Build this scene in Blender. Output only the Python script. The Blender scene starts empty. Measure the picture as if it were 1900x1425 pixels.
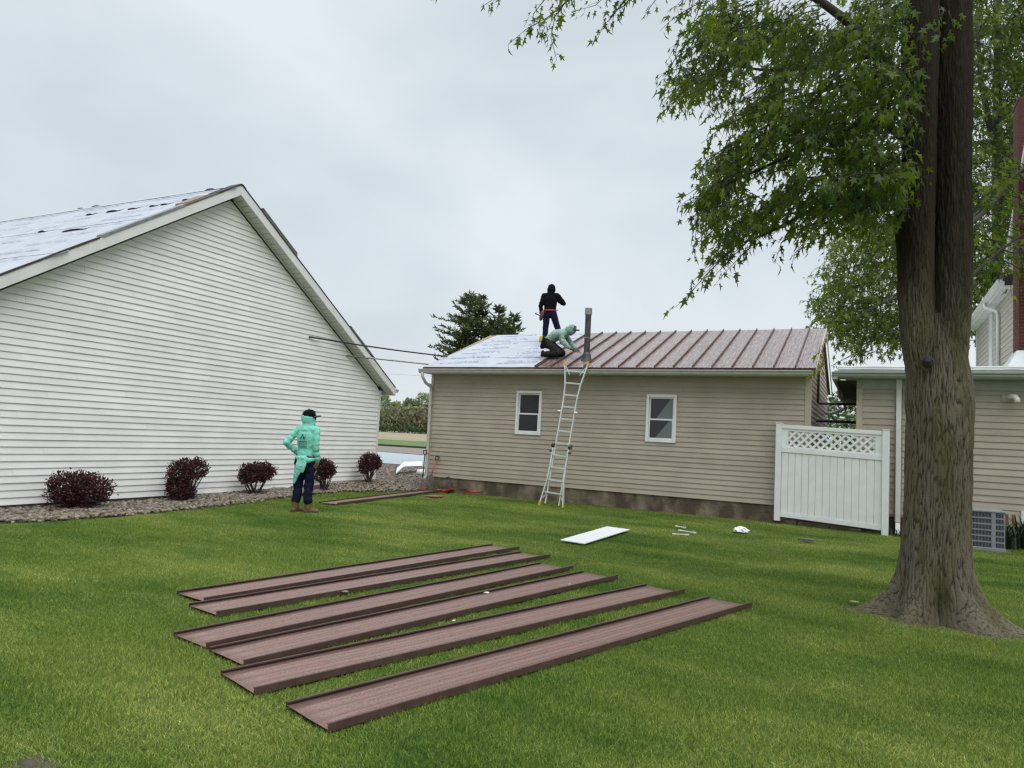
import bpy, bmesh, math, random
import numpy as np
from mathutils import Vector, Matrix, Euler, noise
from mathutils.bvhtree import BVHTree

rnd = random.Random(7)
rng = np.random.default_rng(7)
S = bpy.context.scene
COL = S.collection
R_ = math.radians

# ------------------------------------------------------------------ camera
FPX, CX, CY, H = 1334.0, 950.0, 712.5, 1.58
def _n(v):
    v = np.array(v, float); return v / np.linalg.norm(v)
_dY = _n([1615-950, 842-712.5, FPX]); _dX = -_n([-1720-950, 674-712.5, FPX])
_dX = _n(_dX - _dY*_dX.dot(_dY)); _dZ = np.cross(_dX, _dY)
RC = np.stack([_dX, _dY, _dZ], 1)
EYE = np.array([0, 0, H])
def ray(u, v): return RC.T @ _n([u-CX, v-CY, FPX])
def onY(u, v, Y): d = ray(u, v); return EYE + d*Y/d[1]
def onX(u, v, X): d = ray(u, v); return EYE + d*X/d[0]
def gnd(u, v, z=0.): d = ray(u, v); return EYE + d*(z-H)/d[2]
def proj(P):
    c = (np.atleast_2d(P) - EYE) @ RC.T
    return np.stack([CX + FPX*c[:, 0]/c[:, 2], CY + FPX*c[:, 1]/c[:, 2], c[:, 2]], 1)

cam_d = bpy.data.cameras.new('camera'); cam = bpy.data.objects.new('camera', cam_d); COL.objects.link(cam)
cam_d.sensor_width = 36; cam_d.lens = FPX/1900*36; cam_d.clip_start = .05; cam_d.clip_end = 3000
M3 = Matrix((tuple(RC[0]), tuple(-RC[1]), tuple(-RC[2]))).transposed()
cam.matrix_world = Matrix.Translation(Vector(EYE)) @ M3.to_4x4()
S.camera = cam

# ------------------------------------------------------------------ sky and sun (overcast)
SUN_EL, SUN_AZ = R_(52), R_(125)     # azimuth clockwise from +Y
W = bpy.data.worlds.new('World'); S.world = W; W.use_nodes = True
nt = W.node_tree; nt.nodes.clear()
def N(t, typ, **kw):
    n = t.nodes.new(typ)
    for k, v in kw.items(): setattr(n, k, v)
    return n
wo = N(nt, 'ShaderNodeOutputWorld'); bg = N(nt, 'ShaderNodeBackground'); bg.inputs[1].default_value = 0.1
sky = N(nt, 'ShaderNodeTexSky', sky_type='NISHITA'); sky.sun_disc = False
sky.sun_elevation = SUN_EL; sky.sun_rotation = SUN_AZ; sky.air_density = 1.0; sky.dust_density = 4.0
tc = N(nt, 'ShaderNodeTexCoord')
mp = N(nt, 'ShaderNodeMapping'); mp.inputs['Scale'].default_value = (1.1, 1.1, 2.3); mp.inputs['Location'].default_value = (.35, .12, .5)
nt.links.new(tc.outputs['Generated'], mp.inputs[0])
ns = N(nt, 'ShaderNodeTexNoise'); ns.inputs['Scale'].default_value = 1.25; ns.inputs['Detail'].default_value = 5; ns.inputs['Roughness'].default_value = .48
ns.inputs['Distortion'].default_value = .35
nt.links.new(mp.outputs[0], ns.inputs[0])
cr = N(nt, 'ShaderNodeValToRGB')
cr.color_ramp.elements[0].position = .34; cr.color_ramp.elements[0].color = (5.75, 6.45, 7.0, 1)
cr.color_ramp.elements[1].position = .66; cr.color_ramp.elements[1].color = (8.2, 8.85, 9.3, 1)
nt.links.new(ns.outputs[0], cr.inputs[0])
# overcast sky brightens towards the zenith
sx = N(nt, 'ShaderNodeSeparateXYZ'); nt.links.new(tc.outputs['Generated'], sx.inputs[0])
mr = N(nt, 'ShaderNodeMapRange', interpolation_type='SMOOTHSTEP'); mr.inputs['From Min'].default_value = .5; mr.inputs['From Max'].default_value = 1.0
mr.inputs['To Min'].default_value = .95; mr.inputs['To Max'].default_value = 3.0
nt.links.new(sx.outputs[2], mr.inputs[0])
vm = N(nt, 'ShaderNodeVectorMath', operation='SCALE'); nt.links.new(cr.outputs[0], vm.inputs[0]); nt.links.new(mr.outputs[0], vm.inputs['Scale'])
mx = N(nt, 'ShaderNodeMixRGB'); mx.inputs[0].default_value = .9
nt.links.new(sky.outputs[0], mx.inputs[1]); nt.links.new(vm.outputs[0], mx.inputs[2])
nt.links.new(mx.outputs[0], bg.inputs[0]); nt.links.new(bg.outputs[0], wo.inputs[0])
sl = bpy.data.lights.new('sun', 'SUN'); sun = bpy.data.objects.new('sun', sl); COL.objects.link(sun)
sl.energy = 1.5; sl.angle = R_(50); sl.color = (1, .97, .92)
sd = Vector((math.sin(SUN_AZ)*math.cos(SUN_EL), math.cos(SUN_AZ)*math.cos(SUN_EL), math.sin(SUN_EL)))
sun.rotation_euler = sd.to_track_quat('Z', 'Y').to_euler(); sun.location = (4, -6, 14)
S.view_settings.view_transform = 'Standard'; S.view_settings.look = 'None'; S.view_settings.gamma = 1
S.view_settings.use_curve_mapping = False; S.view_settings.exposure = 0.12
S.cycles.max_bounces = 8; S.cycles.transparent_max_bounces = 8
S.cycles.use_denoising = True; S.cycles.denoising_input_passes = 'RGB_ALBEDO_NORMAL'; S.cycles.denoising_prefilter = 'NONE'; S.cycles.use_adaptive_sampling = False; S.cycles.sample_clamp_indirect = 4.0; S.cycles.filter_width = 1.35

# ------------------------------------------------------------------ materials
MATS = {}
def mat(name, col, rough=.6, col2=None, scale=8., detail=5., bump=0., bscale=None, metal=0., spec=.5, stretch=(1, 1, 1), rand=0., ramp=(.35, .65), trans=0., tcol=None, coord='pos', dist=.02, coat=0.):
    if name in MATS: return MATS[name]
    m = bpy.data.materials.new(name); m.use_nodes = True; t = m.node_tree
    p = t.nodes['Principled BSDF']
    p.inputs['Roughness'].default_value = rough; p.inputs['Metallic'].default_value = metal
    p.inputs['Specular IOR Level'].default_value = spec
    if coat: p.inputs['Coat Weight'].default_value = coat; p.inputs['Coat Roughness'].default_value = .12
    if coord == 'pos':
        g = N(t, 'ShaderNodeNewGeometry'); src = g.outputs['Position']
    else:
        g = N(t, 'ShaderNodeTexCoord'); src = g.outputs['Object']
    mpn = N(t, 'ShaderNodeMapping'); mpn.inputs['Scale'].default_value = stretch; t.links.new(src, mpn.inputs[0])
    out = None
    if col2 is not None:
        n1 = N(t, 'ShaderNodeTexNoise'); n1.inputs['Scale'].default_value = scale; n1.inputs['Detail'].default_value = detail
        t.links.new(mpn.outputs[0], n1.inputs[0])
        r = N(t, 'ShaderNodeValToRGB'); e = r.color_ramp.elements
        e[0].position, e[1].position = ramp; e[0].color = (*col, 1); e[1].color = (*col2, 1)
        t.links.new(n1.outputs[0], r.inputs[0]); out = r.outputs[0]
    if rand:
        oi = N(t, 'ShaderNodeObjectInfo'); mrr = N(t, 'ShaderNodeMapRange'); mrr.inputs['To Min'].default_value = 1-rand; mrr.inputs['To Max'].default_value = 1+rand
        t.links.new(oi.outputs['Random'], mrr.inputs[0])
        hs = N(t, 'ShaderNodeVectorMath', operation='SCALE'); t.links.new(mrr.outputs[0], hs.inputs['Scale'])
        if out: t.links.new(out, hs.inputs[0])
        else: hs.inputs[0].default_value = col
        out = hs.outputs[0]
    if out: t.links.new(out, p.inputs['Base Color'])
    else: p.inputs['Base Color'].default_value = (*col, 1)
    if bump:
        n2 = N(t, 'ShaderNodeTexNoise'); n2.inputs['Scale'].default_value = bscale or scale; n2.inputs['Detail'].default_value = 6
        t.links.new(mpn.outputs[0], n2.inputs[0])
        b = N(t, 'ShaderNodeBump'); b.inputs['Strength'].default_value = bump; b.inputs['Distance'].default_value = dist
        t.links.new(n2.outputs[0], b.inputs['Height']); t.links.new(b.outputs[0], p.inputs['Normal'])
    if trans:
        o = t.nodes['Material Output']; tr = N(t, 'ShaderNodeBsdfTranslucent'); ms = N(t, 'ShaderNodeMixShader'); ms.inputs[0].default_value = trans
        if tcol:
            tm = N(t, 'ShaderNodeMixRGB', blend_type='MULTIPLY'); tm.inputs[0].default_value = 1; tm.inputs[2].default_value = (*tcol, 1); t.links.new(out, tm.inputs[1]); t.links.new(tm.outputs[0], tr.inputs[0])
        elif out: t.links.new(out, tr.inputs[0])
        else: tr.inputs[0].default_value = (*col, 1)
        t.links.new(p.outputs[0], ms.inputs[1]); t.links.new(tr.outputs[0], ms.inputs[2]); t.links.new(ms.outputs[0], o.inputs[0])
    MATS[name] = m; return m

m_wsiding = mat('white_siding', (.82, .81, .80), .42, (.745, .738, .725), 1.7, 6, .06, 60, rand=.04)
m_wtrim = mat('white_trim', (.74, .73, .72), .4, (.65, .645, .635), 3, 5, .04, 40)
m_wsoffit = mat('white_soffit', (.70, .69, .665), .5, rand=.03)
m_tsiding = mat('tan_siding', (.435, .372, .296), .5, (.38, .325, .258), 2.2, 6, .08, 70, rand=.05)
m_ttrim = mat('tan_trim', (.48, .42, .33), .5, (.43, .375, .295), 4, 4)
m_gutter = mat('gutter_paint', (.50, .49, .44), .4, (.43, .42, .38), 5, 5)
m_ggutter = mat('grey_green_trim', (.36, .38, .34), .45, (.31, .33, .295), 5, 5)
m_metal_old = mat('roof_metal', (.125, .068, .060), .24, (.33, .25, .24), 12, 8, .35, 26, coat=.25, spec=.7, stretch=(2.8, .3, .3), rand=.07, dist=.012, ramp=(.36, .74))  # pale streaks down the slope are sky sheen painted into the colour
m_metal_panel = mat('panel_metal', (.170, .088, .070), .36, (.262, .160, .134), 115, 4, .6, 130, spec=.55, dist=.004, ramp=(.42, .62), rand=.06)
m_metal_dark = mat('panel_flange_metal', (.065, .033, .028), .5, (.085, .046, .04), 12, 4)
m_found = mat('foundation_concrete', (.080, .058, .038), .9, (.25, .20, .145), 2.6, 10, .6, 22, dist=.03, ramp=(.42, .68), stretch=(1, 1, .7))
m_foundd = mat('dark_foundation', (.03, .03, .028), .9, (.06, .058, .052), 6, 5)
m_white = mat('white_vinyl', (.82, .82, .815), .35, (.765, .765, .76), 5, 5, .03, 40)
m_under = mat('underlayment_white', (.42, .44, .485), .6, (.355, .375, .42), 2.5, 5, .25, 5, dist=.05)
m_print = mat('purple_print', (.13, .12, .30), .7, (.19, .18, .36), 9, 2)
m_shingle = mat('grey_shingle', (.07, .068, .062), .9, (.15, .145, .13), 25, 5, .5, 60)
m_felt = mat('dark_felt', (.035, .03, .027), .9, (.06, .05, .045), 9, 3)
m_wood = mat('tan_board', (.28, .22, .15), .8, (.2, .15, .1), 20, 3, stretch=(1, .3, 1))
m_black = mat('black_rubber', (.012, .012, .013), .5)
m_dgrey = mat('dark_grey_metal', (.045, .048, .048), .45, (.085, .09, .09), 6, 4, metal=.5)
m_zinc = mat('galvanised_metal', (.22, .225, .225), .42, (.32, .325, .32), 8, 4, metal=.7)
m_alu = mat('aluminium', (.72, .72, .69), .38, (.6, .6, .58), 6, 3, metal=.55)
m_yellow = mat('yellow_plastic', (.55, .42, .03), .5)
m_glass = mat('window_glass', (.012, .017, .017), .05, spec=.5)
m_reflection = mat('painted_reflection', (.13, .145, .145), .25, spec=.8)
m_inside = mat('dark_room', (.02, .02, .02), .9)
m_mint = mat('mint_fabric', (.185, .555, .445), .9, (.25, .64, .53), 14, 6, .35, 22, dist=.02, coord='obj', spec=.15)
m_mint2 = mat('pale_mint_fabric', (.21, .33, .285), .9, (.29, .41, .36), 14, 6, .35, 22, dist=.02, coord='obj', spec=.15)
m_navy = mat('navy_denim', (.007, .010, .026), .9, (.013, .017, .038), 20, 5, .4, 26, coord='obj', spec=.08)
m_blackcl = mat('black_cotton', (.006, .006, .007), .95, (.010, .010, .011), 18, 5, .4, 22, coord='obj', spec=.06)
m_camo = mat('dark_work_trousers', (.010, .010, .008), .9, (.045, .042, .034), 26, 5, .4, 30, coord='obj', spec=.1)
m_skin = mat('skin', (.17, .09, .06), .55, (.2, .11, .075), 20, 3, coord='obj')
m_skind = mat('dark_glove', (.02, .016, .014), .7)
m_boot = mat('tan_boot_leather', (.17, .105, .05), .7, (.11, .065, .03), 18, 5, .3, 40, coord='obj')
m_sole = mat('boot_sole', (.05, .035, .02), .8)
m_capgrey = mat('cap_grey', (.10, .11, .14), .8)
m_leather = mat('red_brown_leather', (.13, .025, .022), .55, (.08, .018, .016), 25, 3, coord='obj')
m_print_dark = mat('dark_green_print', (.01, .05, .045), .8)
m_red = mat('red_paint', (.48, .02, .012), .35, (.36, .015, .01), 20, 3)
m_orange = mat('orange_fibreglass', (.50, .09, .03), .4, (.42, .07, .025), 12, 3)
m_rust = mat('worn_red_steel', (.30, .10, .075), .5, (.19, .09, .075), 15, 4)
m_stone = mat('river_stone', (.075, .058, .031), .8, (.29, .245, .2), 13, 1, .35, 40, ramp=(.36, .66))
m_gravel = mat('gravel_stone', (.09, .07, .058), .85, (.30, .25, .215), 14, 1, .3, 40, ramp=(.34, .68))
m_bed = mat('bed_soil', (.04, .031, .025), .95, (.085, .067, .055), 14, 6, .5, 40)
m_soil = mat('bare_soil', (.05, .037, .026), .95, (.10, .08, .058), 10, 7, .6, 40)
m_brick = mat('red_brick', (.085, .016, .014), .8, (.13, .026, .02), 7, 4, .3, 60, rand=.1)
m_mortar = mat('mortar', (.24, .2, .18), .95)
m_roofw = mat('white_membrane', (.74, .76, .75), .5, (.6, .62, .6), 3, 5, .2, 8)
m_acgrey = mat('grey_enamel', (.25, .26, .29), .4, (.21, .22, .245), 10, 4)
m_acfin = mat('dark_fins', (.035, .031, .042), .6)
m_needle = mat('conifer_needle', (.065, .105, .04), .7, (.18, .225, .075), 1.6, 4, trans=.3)
m_shrub = mat('barberry_leaf', (.026, .007, .010), .6, (.085, .019, .024), 9, 3, trans=.12)
m_shrubstem = mat('shrub_stem', (.045, .03, .026), .9)
m_bushgreen = mat('bush_leaf', (.04, .075, .02), .6, (.075, .12, .035), 1.6, 4, trans=.25)
m_strap = mat('strap_leaf', (.012, .035, .012), .5, (.03, .06, .02), 6, 3)
m_brush = mat('brush_leaf', (.19, .215, .11), .8, (.25, .22, .14), .16, 4, trans=.2, ramp=(.4, .6))
m_brushtop = mat('spring_leaf', (.17, .23, .085), .8, (.26, .32, .12), .3, 4, trans=.3)
m_greytwig = mat('grey_bark', (.085, .092, .082), .9)
m_twig = mat('twig_bark', (.035, .028, .02), .9)
m_water = mat('pond_water', (.33, .38, .41), .3, spec=.8, bump=.5, bscale=2.5, dist=.05)

def leafmat(name, c1, c2, trans, scale=.9):
    return mat(name, c1, .5, c2, scale, 3, trans=trans, tcol=(1.95, 1.8, .65), spec=.35)
m_leaf = leafmat('maple_leaf', (.034, .076, .009), (.130, .188, .017), .52, 1.9)
m_leafy = leafmat('young_maple_leaf', (.16, .20, .018), (.22, .25, .03), .4)
m_leafb = leafmat('far_maple_leaf', (.065, .115, .016), (.15, .205, .032), .45, .8)

# bark: furrows follow the real ridges (height attribute), lichen patches, crown shade painted in higher up
def bark_mat():
    m = bpy.data.materials.new('bark'); m.use_nodes = True; t = m.node_tree; p = t.nodes['Principled BSDF']; p.inputs['Roughness'].default_value = .92
    p.inputs['Specular IOR Level'].default_value = .2
    at = N(t, 'ShaderNodeAttribute', attribute_name='ridge')
    r = N(t, 'ShaderNodeValToRGB'); e = r.color_ramp.elements
    e[0].position = .08; e[0].color = (.016, .011, .008, 1); e[1].position = .58; e[1].color = (.158, .136, .096, 1)
    t.links.new(at.outputs['Fac'], r.inputs[0])
    g = N(t, 'ShaderNodeNewGeometry')
    n1 = N(t, 'ShaderNodeTexNoise'); n1.inputs['Scale'].default_value = 3.2; n1.inputs['Detail'].default_value = 6
    mp1 = N(t, 'ShaderNodeMapping'); mp1.inputs['Scale'].default_value = (1.6, 1.6, .45)
    t.links.new(g.outputs['Position'], mp1.inputs[0]); t.links.new(mp1.outputs[0], n1.inputs[0])
    r1 = N(t, 'ShaderNodeValToRGB'); r1.color_ramp.elements[0].position = .46; r1.color_ramp.elements[1].position = .66
    t.links.new(n1.outputs[0], r1.inputs[0])
    mxl = N(t, 'ShaderNodeMixRGB', blend_type='MIX'); mxl.inputs[2].default_value = (.088, .080, .026, 1)
    mm = N(t, 'ShaderNodeMath', operation='MULTIPLY'); mm.inputs[1].default_value = .65
    t.links.new(r1.outputs[0], mm.inputs[0]); t.links.new(mm.outputs[0], mxl.inputs[0]); t.links.new(r.outputs[0], mxl.inputs[1])
    sz_ = N(t, 'ShaderNodeSeparateXYZ'); t.links.new(g.outputs['Position'], sz_.inputs[0])      # crown shade painted into the bark: darker with height, edge broken by noise
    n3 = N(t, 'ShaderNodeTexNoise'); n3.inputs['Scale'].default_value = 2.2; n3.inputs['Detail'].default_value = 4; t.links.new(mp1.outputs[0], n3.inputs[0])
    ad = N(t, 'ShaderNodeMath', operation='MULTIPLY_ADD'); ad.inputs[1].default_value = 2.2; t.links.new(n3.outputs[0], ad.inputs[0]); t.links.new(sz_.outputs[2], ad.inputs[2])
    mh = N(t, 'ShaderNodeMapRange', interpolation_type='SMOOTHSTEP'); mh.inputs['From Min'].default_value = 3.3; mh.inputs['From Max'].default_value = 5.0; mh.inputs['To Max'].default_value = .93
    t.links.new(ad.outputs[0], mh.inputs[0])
    crown_shade = N(t, 'ShaderNodeMixRGB'); crown_shade.inputs[2].default_value = (.022, .017, .012, 1); t.links.new(mh.outputs[0], crown_shade.inputs[0]); t.links.new(mxl.outputs[0], crown_shade.inputs[1]); mxl = crown_shade
    n2 = N(t, 'ShaderNodeTexNoise'); n2.inputs['Scale'].default_value = 90; n2.inputs['Detail'].default_value = 4
    t.links.new(g.outputs['Position'], n2.inputs[0])
    mul = N(t, 'ShaderNodeMixRGB', blend_type='MULTIPLY'); mul.inputs[0].default_value = .55
    r2 = N(t, 'ShaderNodeValToRGB'); r2.color_ramp.elements[0].position = .3; r2.color_ramp.elements[0].color = (.45, .45, .45, 1); r2.color_ramp.elements[1].position = .65
    t.links.new(n2.outputs[0], r2.inputs[0]); t.links.new(mxl.outputs[0], mul.inputs[1]); t.links.new(r2.outputs[0], mul.inputs[2])
    t.links.new(mul.outputs[0], p.inputs['Base Color'])
    b = N(t, 'ShaderNodeBump'); b.inputs['Strength'].default_value = .6; b.inputs['Distance'].default_value = .01
    t.links.new(n2.outputs[0], b.inputs['Height']); t.links.new(b.outputs[0], p.inputs['Normal'])
    return m
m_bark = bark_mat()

# lawn colours: big soft patches, dry yellow areas, darker lush areas
def lawn_mat(name, blade):
    m = bpy.data.materials.new(name); m.use_nodes = True; t = m.node_tree; p = t.nodes['Principled BSDF']; p.inputs['Roughness'].default_value = .55 if blade else .95
    p.inputs['Specular IOR Level'].default_value = .25
    g = N(t, 'ShaderNodeNewGeometry')
    n1 = N(t, 'ShaderNodeTexNoise'); n1.inputs['Scale'].default_value = .55; n1.inputs['Detail'].default_value = 7; n1.inputs['Roughness'].default_value = .62
    mp1 = N(t, 'ShaderNodeMapping'); mp1.inputs['Rotation'].default_value = (0, 0, .45); mp1.inputs['Scale'].default_value = (.7, 1.6, 1)
    t.links.new(g.outputs['Position'], mp1.inputs[0]); t.links.new(mp1.outputs[0], n1.inputs[0])
    r = N(t, 'ShaderNodeValToRGB'); cr_ = r.color_ramp
    k = 1.9 if blade else .7
    cr_.elements[0].position = .34; cr_.elements[0].color = (.046*k, .094*k, .014*k, 1)
    cr_.elements[1].position = .68; cr_.elements[1].color = (.168*k, .192*k, .050*k, 1)
    e = cr_.elements.new(.5); e.color = (.098*k, .138*k, .027*k, 1)
    t.links.new(n1.outputs[0], r.inputs[0]); out = r.outputs[0]
    if blade:
        at = N(t, 'ShaderNodeAttribute', attribute_name='bl')      # each blade its own tint
        ramp = N(t, 'ShaderNodeValToRGB'); q = ramp.color_ramp
        q.elements[0].position = 0; q.elements[0].color = (.42, .60, .38, 1); q.elements[1].position = 1; q.elements[1].color = (2.1, 1.75, 1.9, 1)
        e2 = q.elements.new(.7); e2.color = (1.05, 1.05, 1.0, 1)
        t.links.new(at.outputs['Fac'], ramp.inputs[0])
        mu = N(t, 'ShaderNodeMixRGB', blend_type='MULTIPLY'); mu.inputs[0].default_value = 1
        t.links.new(out, mu.inputs[1]); t.links.new(ramp.outputs[0], mu.inputs[2]); out = mu.outputs[0]
        tr = N(t, 'ShaderNodeBsdfTranslucent'); ms = N(t, 'ShaderNodeMixShader'); ms.inputs[0].default_value = .3
        t.links.new(out, tr.inputs[0]); t.links.new(p.outputs[0], ms.inputs[1]); t.links.new(tr.outputs[0], ms.inputs[2])
        t.links.new(ms.outputs[0], t.nodes['Material Output'].inputs[0])
    t.links.new(out, p.inputs['Base Color'])
    return m
m_blade = lawn_mat('grass_blade', True); m_lawn = lawn_mat('lawn_base', False)
m_green = mat('mown_green', (.06, .12, .02), .9, (.10, .16, .035), .2, 6)
m_field = mat('stubble_field', (.23, .19, .12), .95, (.30, .25, .165), .12, 8)

# ------------------------------------------------------------------ mesh helpers
class MB:
    def __init__(s): s.v = []; s.f = []
    def add(s, vs, fs):
        o = len(s.v); s.v += [tuple(map(float, p)) for p in vs]; s.f += [tuple(o+i for i in f) for f in fs]; return s
    def box(s, a, b):
        x0, y0, z0 = a; x1, y1, z1 = b
        x0, x1 = sorted((x0, x1)); y0, y1 = sorted((y0, y1)); z0, z1 = sorted((z0, z1))
        return s.add([(x0,y0,z0),(x1,y0,z0),(x1,y1,z0),(x0,y1,z0),(x0,y0,z1),(x1,y0,z1),(x1,y1,z1),(x0,y1,z1)],
                     [(0,3,2,1),(4,5,6,7),(0,1,5,4),(1,2,6,5),(2,3,7,6),(3,0,4,7)])
    def prism(s, poly, ext):
        """closed polygon (list of 3-D points) pushed along ext"""
        n = len(poly); e = np.array(ext, float); P = [np.array(p, float) for p in poly]
        return s.add(P + [p+e for p in P], [tuple(range(n))[::-1], tuple(range(n, 2*n))] + [(i, (i+1) % n, n+(i+1) % n, n+i) for i in range(n)])
    def beam(s, a, b, w, h, up=(0, 0, 1)):
        a = np.array(a, float); b = np.array(b, float); d = _n(b-a); u = np.array(up, float)
        if abs(d.dot(_n(u))) > .99: u = np.array([1., 0, 0])
        x = _n(np.cross(d, u)); y = np.cross(x, d)
        c = [a + x*w/2*i + y*h/2*j for i, j in ((-1,-1),(1,-1),(1,1),(-1,1))]
        return s.prism(c, b-a)
    def tube(s, pts, rad, sides=8, cap=True):
        P = [np.array(p, float) for p in pts]; n = len(P)
        rr = list(rad) if hasattr(rad, '__len__') else [rad]*n
        o = len(s.v); last = None
        for i in range(n):
            d = _n(P[min(i+1, n-1)] - P[max(i-1, 0)])
            if last is None:
                u = np.array([0, 0, 1.]) if abs(d[2]) < .9 else np.array([1., 0, 0]); x = _n(np.cross(d, u))
            else: x = _n(last - d*last.dot(d))
            last = x; y = np.cross(d, x)
            for k in range(sides):
                a = 2*math.pi*k/sides; s.v.append(tuple(P[i] + rr[i]*(math.cos(a)*x + math.sin(a)*y)))
        for i in range(n-1):
            for k in range(sides):
                s.f.append((o+i*sides+k, o+i*sides+(k+1) % sides, o+(i+1)*sides+(k+1) % sides, o+(i+1)*sides+k))
        if cap:
            s.f.append(tuple(o+k for k in range(sides))[::-1]); s.f.append(tuple(o+(n-1)*sides+k for k in range(sides)))
        return s
    def capsule(s, a, b, ra, rb, sides=12, sq=(1, 1), xdir=None):
        """tapered capsule; sq squashes the two cross axes"""
        a = np.array(a, float); b = np.array(b, float); L = np.linalg.norm(b-a)
        d = (b-a)/L if L > 1e-6 else np.array([0, 0, 1.])
        u = np.array(xdir, float) if xdir is not None else (np.array([0, 0, 1.]) if abs(d[2]) < .9 else np.array([1., 0, 0]))
        x = _n(u - d*u.dot(d)); y = np.cross(d, x); rings = []
        for k in range(5): t = math.pi/2*(1-k/4.); rings.append((a - d*ra*math.sin(t), max(ra*math.cos(t), 1e-4)))
        for k in range(5): t = math.pi/2*k/4.; rings.append((b + d*rb*math.sin(t), max(rb*math.cos(t), 1e-4)))
        o = len(s.v)
        for c, r in rings:
            for k in range(sides):
                q = 2*math.pi*k/sides; s.v.append(tuple(c + r*(math.cos(q)*x*sq[0] + math.sin(q)*y*sq[1])))
        n = len(rings)
        for i in range(n-1):
            for k in range(sides):
                s.f.append((o+i*sides+k, o+i*sides+(k+1) % sides, o+(i+1)*sides+(k+1) % sides, o+(i+1)*sides+k))
        s.f.append(tuple(o+k for k in range(sides))[::-1]); s.f.append(tuple(o+(n-1)*sides+k for k in range(sides)))
        return s
    def chain(s, pts, sides=12, sq=(1, 1), xdir=None):
        for (p, r), (q, t) in zip(pts[:-1], pts[1:]): s.capsule(p, q, r, t, sides, sq, xdir)
        return s
    def mesh(s, name, m, smooth=False):
        me = bpy.data.meshes.new(name); me.from_pydata(s.v, [], s.f)
        if m: me.materials.append(m)
        if smooth: me.polygons.foreach_set('use_smooth', [True]*len(me.polygons))
        bm = bmesh.new(); bm.from_mesh(me); bmesh.ops.recalc_face_normals(bm, faces=bm.faces); bm.to_mesh(me); bm.free()
        return me
def link(name, me, parent=None, local=False):
    o = bpy.data.objects.new(name, me); COL.objects.link(o)
    if parent is not None:
        o.parent = parent
        if not local:
            if parent.parent is None: o.matrix_parent_inverse = Matrix.Translation(-parent.location)
    return o
def obj(name, mb, m, parent=None, smooth=False, local=False, **props):
    o = link(name, mb.mesh(name, m, smooth), parent, local)
    for k, v in props.items(): o[k] = v
    return o
def bevel(o, w=.004, seg=2):
    b = o.modifiers.new('bevel', 'BEVEL'); b.width = w; b.segments = seg; b.limit_method = 'ANGLE'; b.angle_limit = .6; return o
def tag(o, label, cat, group=None):
    o['label'] = label; o['category'] = cat
    if group: o['group'] = group
    return o
def thing(name, label, cat, loc=(0, 0, 0), group=None, rotz=0):
    o = bpy.data.objects.new(name, None); COL.objects.link(o); o.location = loc; o.rotation_euler = (0, 0, rotz); o.empty_display_size = .2
    return tag(o, label, cat, group)
def structure(name, mb, m, **k):
    o = obj(name, mb, m, **k); o['kind'] = 'structure'; return o
def np_mesh(name, V, F, m, smooth=False):
    """V (n,3), F (k,3|4) arrays"""
    me = bpy.data.meshes.new(name); V = np.asarray(V, np.float32); F = np.asarray(F, np.int32); k = F.shape[1]
    me.vertices.add(len(V)); me.vertices.foreach_set('co', V.ravel())
    me.loops.add(F.size); me.loops.foreach_set('vertex_index', F.ravel())
    me.polygons.add(len(F)); me.polygons.foreach_set('loop_start', np.arange(0, F.size, k, dtype=np.int32))
    me.polygons.foreach_set('loop_total', np.full(len(F), k, np.int32))
    if smooth: me.polygons.foreach_set('use_smooth', np.ones(len(F), bool))
    me.update(); me.validate()
    if m: me.materials.append(m)
    return me
def rotmats(d, nrm):
    """frames whose y axis is d (n,3) and whose z is as close to nrm as can be"""
    y = d/np.linalg.norm(d, axis=1, keepdims=True); x = np.cross(y, nrm); x /= np.linalg.norm(x, axis=1, keepdims=True)+1e-9
    return np.stack([x, y, np.cross(x, y)], 2)
def scatter(C, Rm, sz, TV, TF):
    """instances of template (TV,TF) at centres C with frames Rm and sizes sz -> arrays"""
    V = np.einsum('nij,kj->nki', Rm, TV)*np.asarray(sz)[:, None, None] + C[:, None, :]
    F = TF[None] + (np.arange(len(C))*len(TV))[:, None, None]
    return V.reshape(-1, 3), F.reshape(-1, TF.shape[1])

# ------------------------------------------------------------------ setting: ground, gravel, pond, field
def sheet(name, pts, z, m):
    mb = MB(); mb.add([(x, y, z) for x, y in pts], [tuple(range(len(pts)))]); return structure(name, mb, m)
sheet('ground', [(-1500, -600), (1500, -600), (1500, 2500), (-1500, 2500)], -.012, m_green)
sheet('lawn', [(-16, -9), (16, -9), (16, 22), (-16, 22)], 0, m_lawn)
# gravel shore, pond, far bank (all beyond the two buildings)
gav = [(-10.75, 15.45), (-10.75, 19), (-12, 30), (-24, 62), (-60, 62), (-60, 24), (-30, 20), (-12.2, 19), (-12.1, 15.0)]
sheet('gravel_shore', gav, .006, m_bed)
pond = [(-12.5, 26.6), (-16, 26.9), (-19.5, 27.6), (-24, 27.2), (-34, 29), (-50, 31), (-60, 36), (-58, 42), (-44, 42.5), (-34, 41.5), (-28, 40.3), (-22, 39), (-16, 37), (-12.3, 33)]
sheet('pond', pond, .012, m_water)
sheet('far_gravel_bank', [(-60, 43.5), (-44, 43), (-28, 41), (-16, 38), (-12, 42), (-22, 57), (-60, 56)], .016, m_gravel)
mb = MB(); mb.beam((-70, 55.0, .08), (-12, 56.0, .08), .5, .2); structure('bank_edging', mb, m_felt)
sheet('far_green', [(-400, 56.4), (120, 56.4), (160, 96), (-420, 96)], .02, m_green)
mb = MB()
mb.add([(-420, 92, .03), (200, 92, .03), (330, 330, 1.6), (-560, 330, 1.6), (330, 2000, 1.8), (-560, 2000, 1.8)], [(0, 1, 2, 3), (3, 2, 4, 5)])
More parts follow.
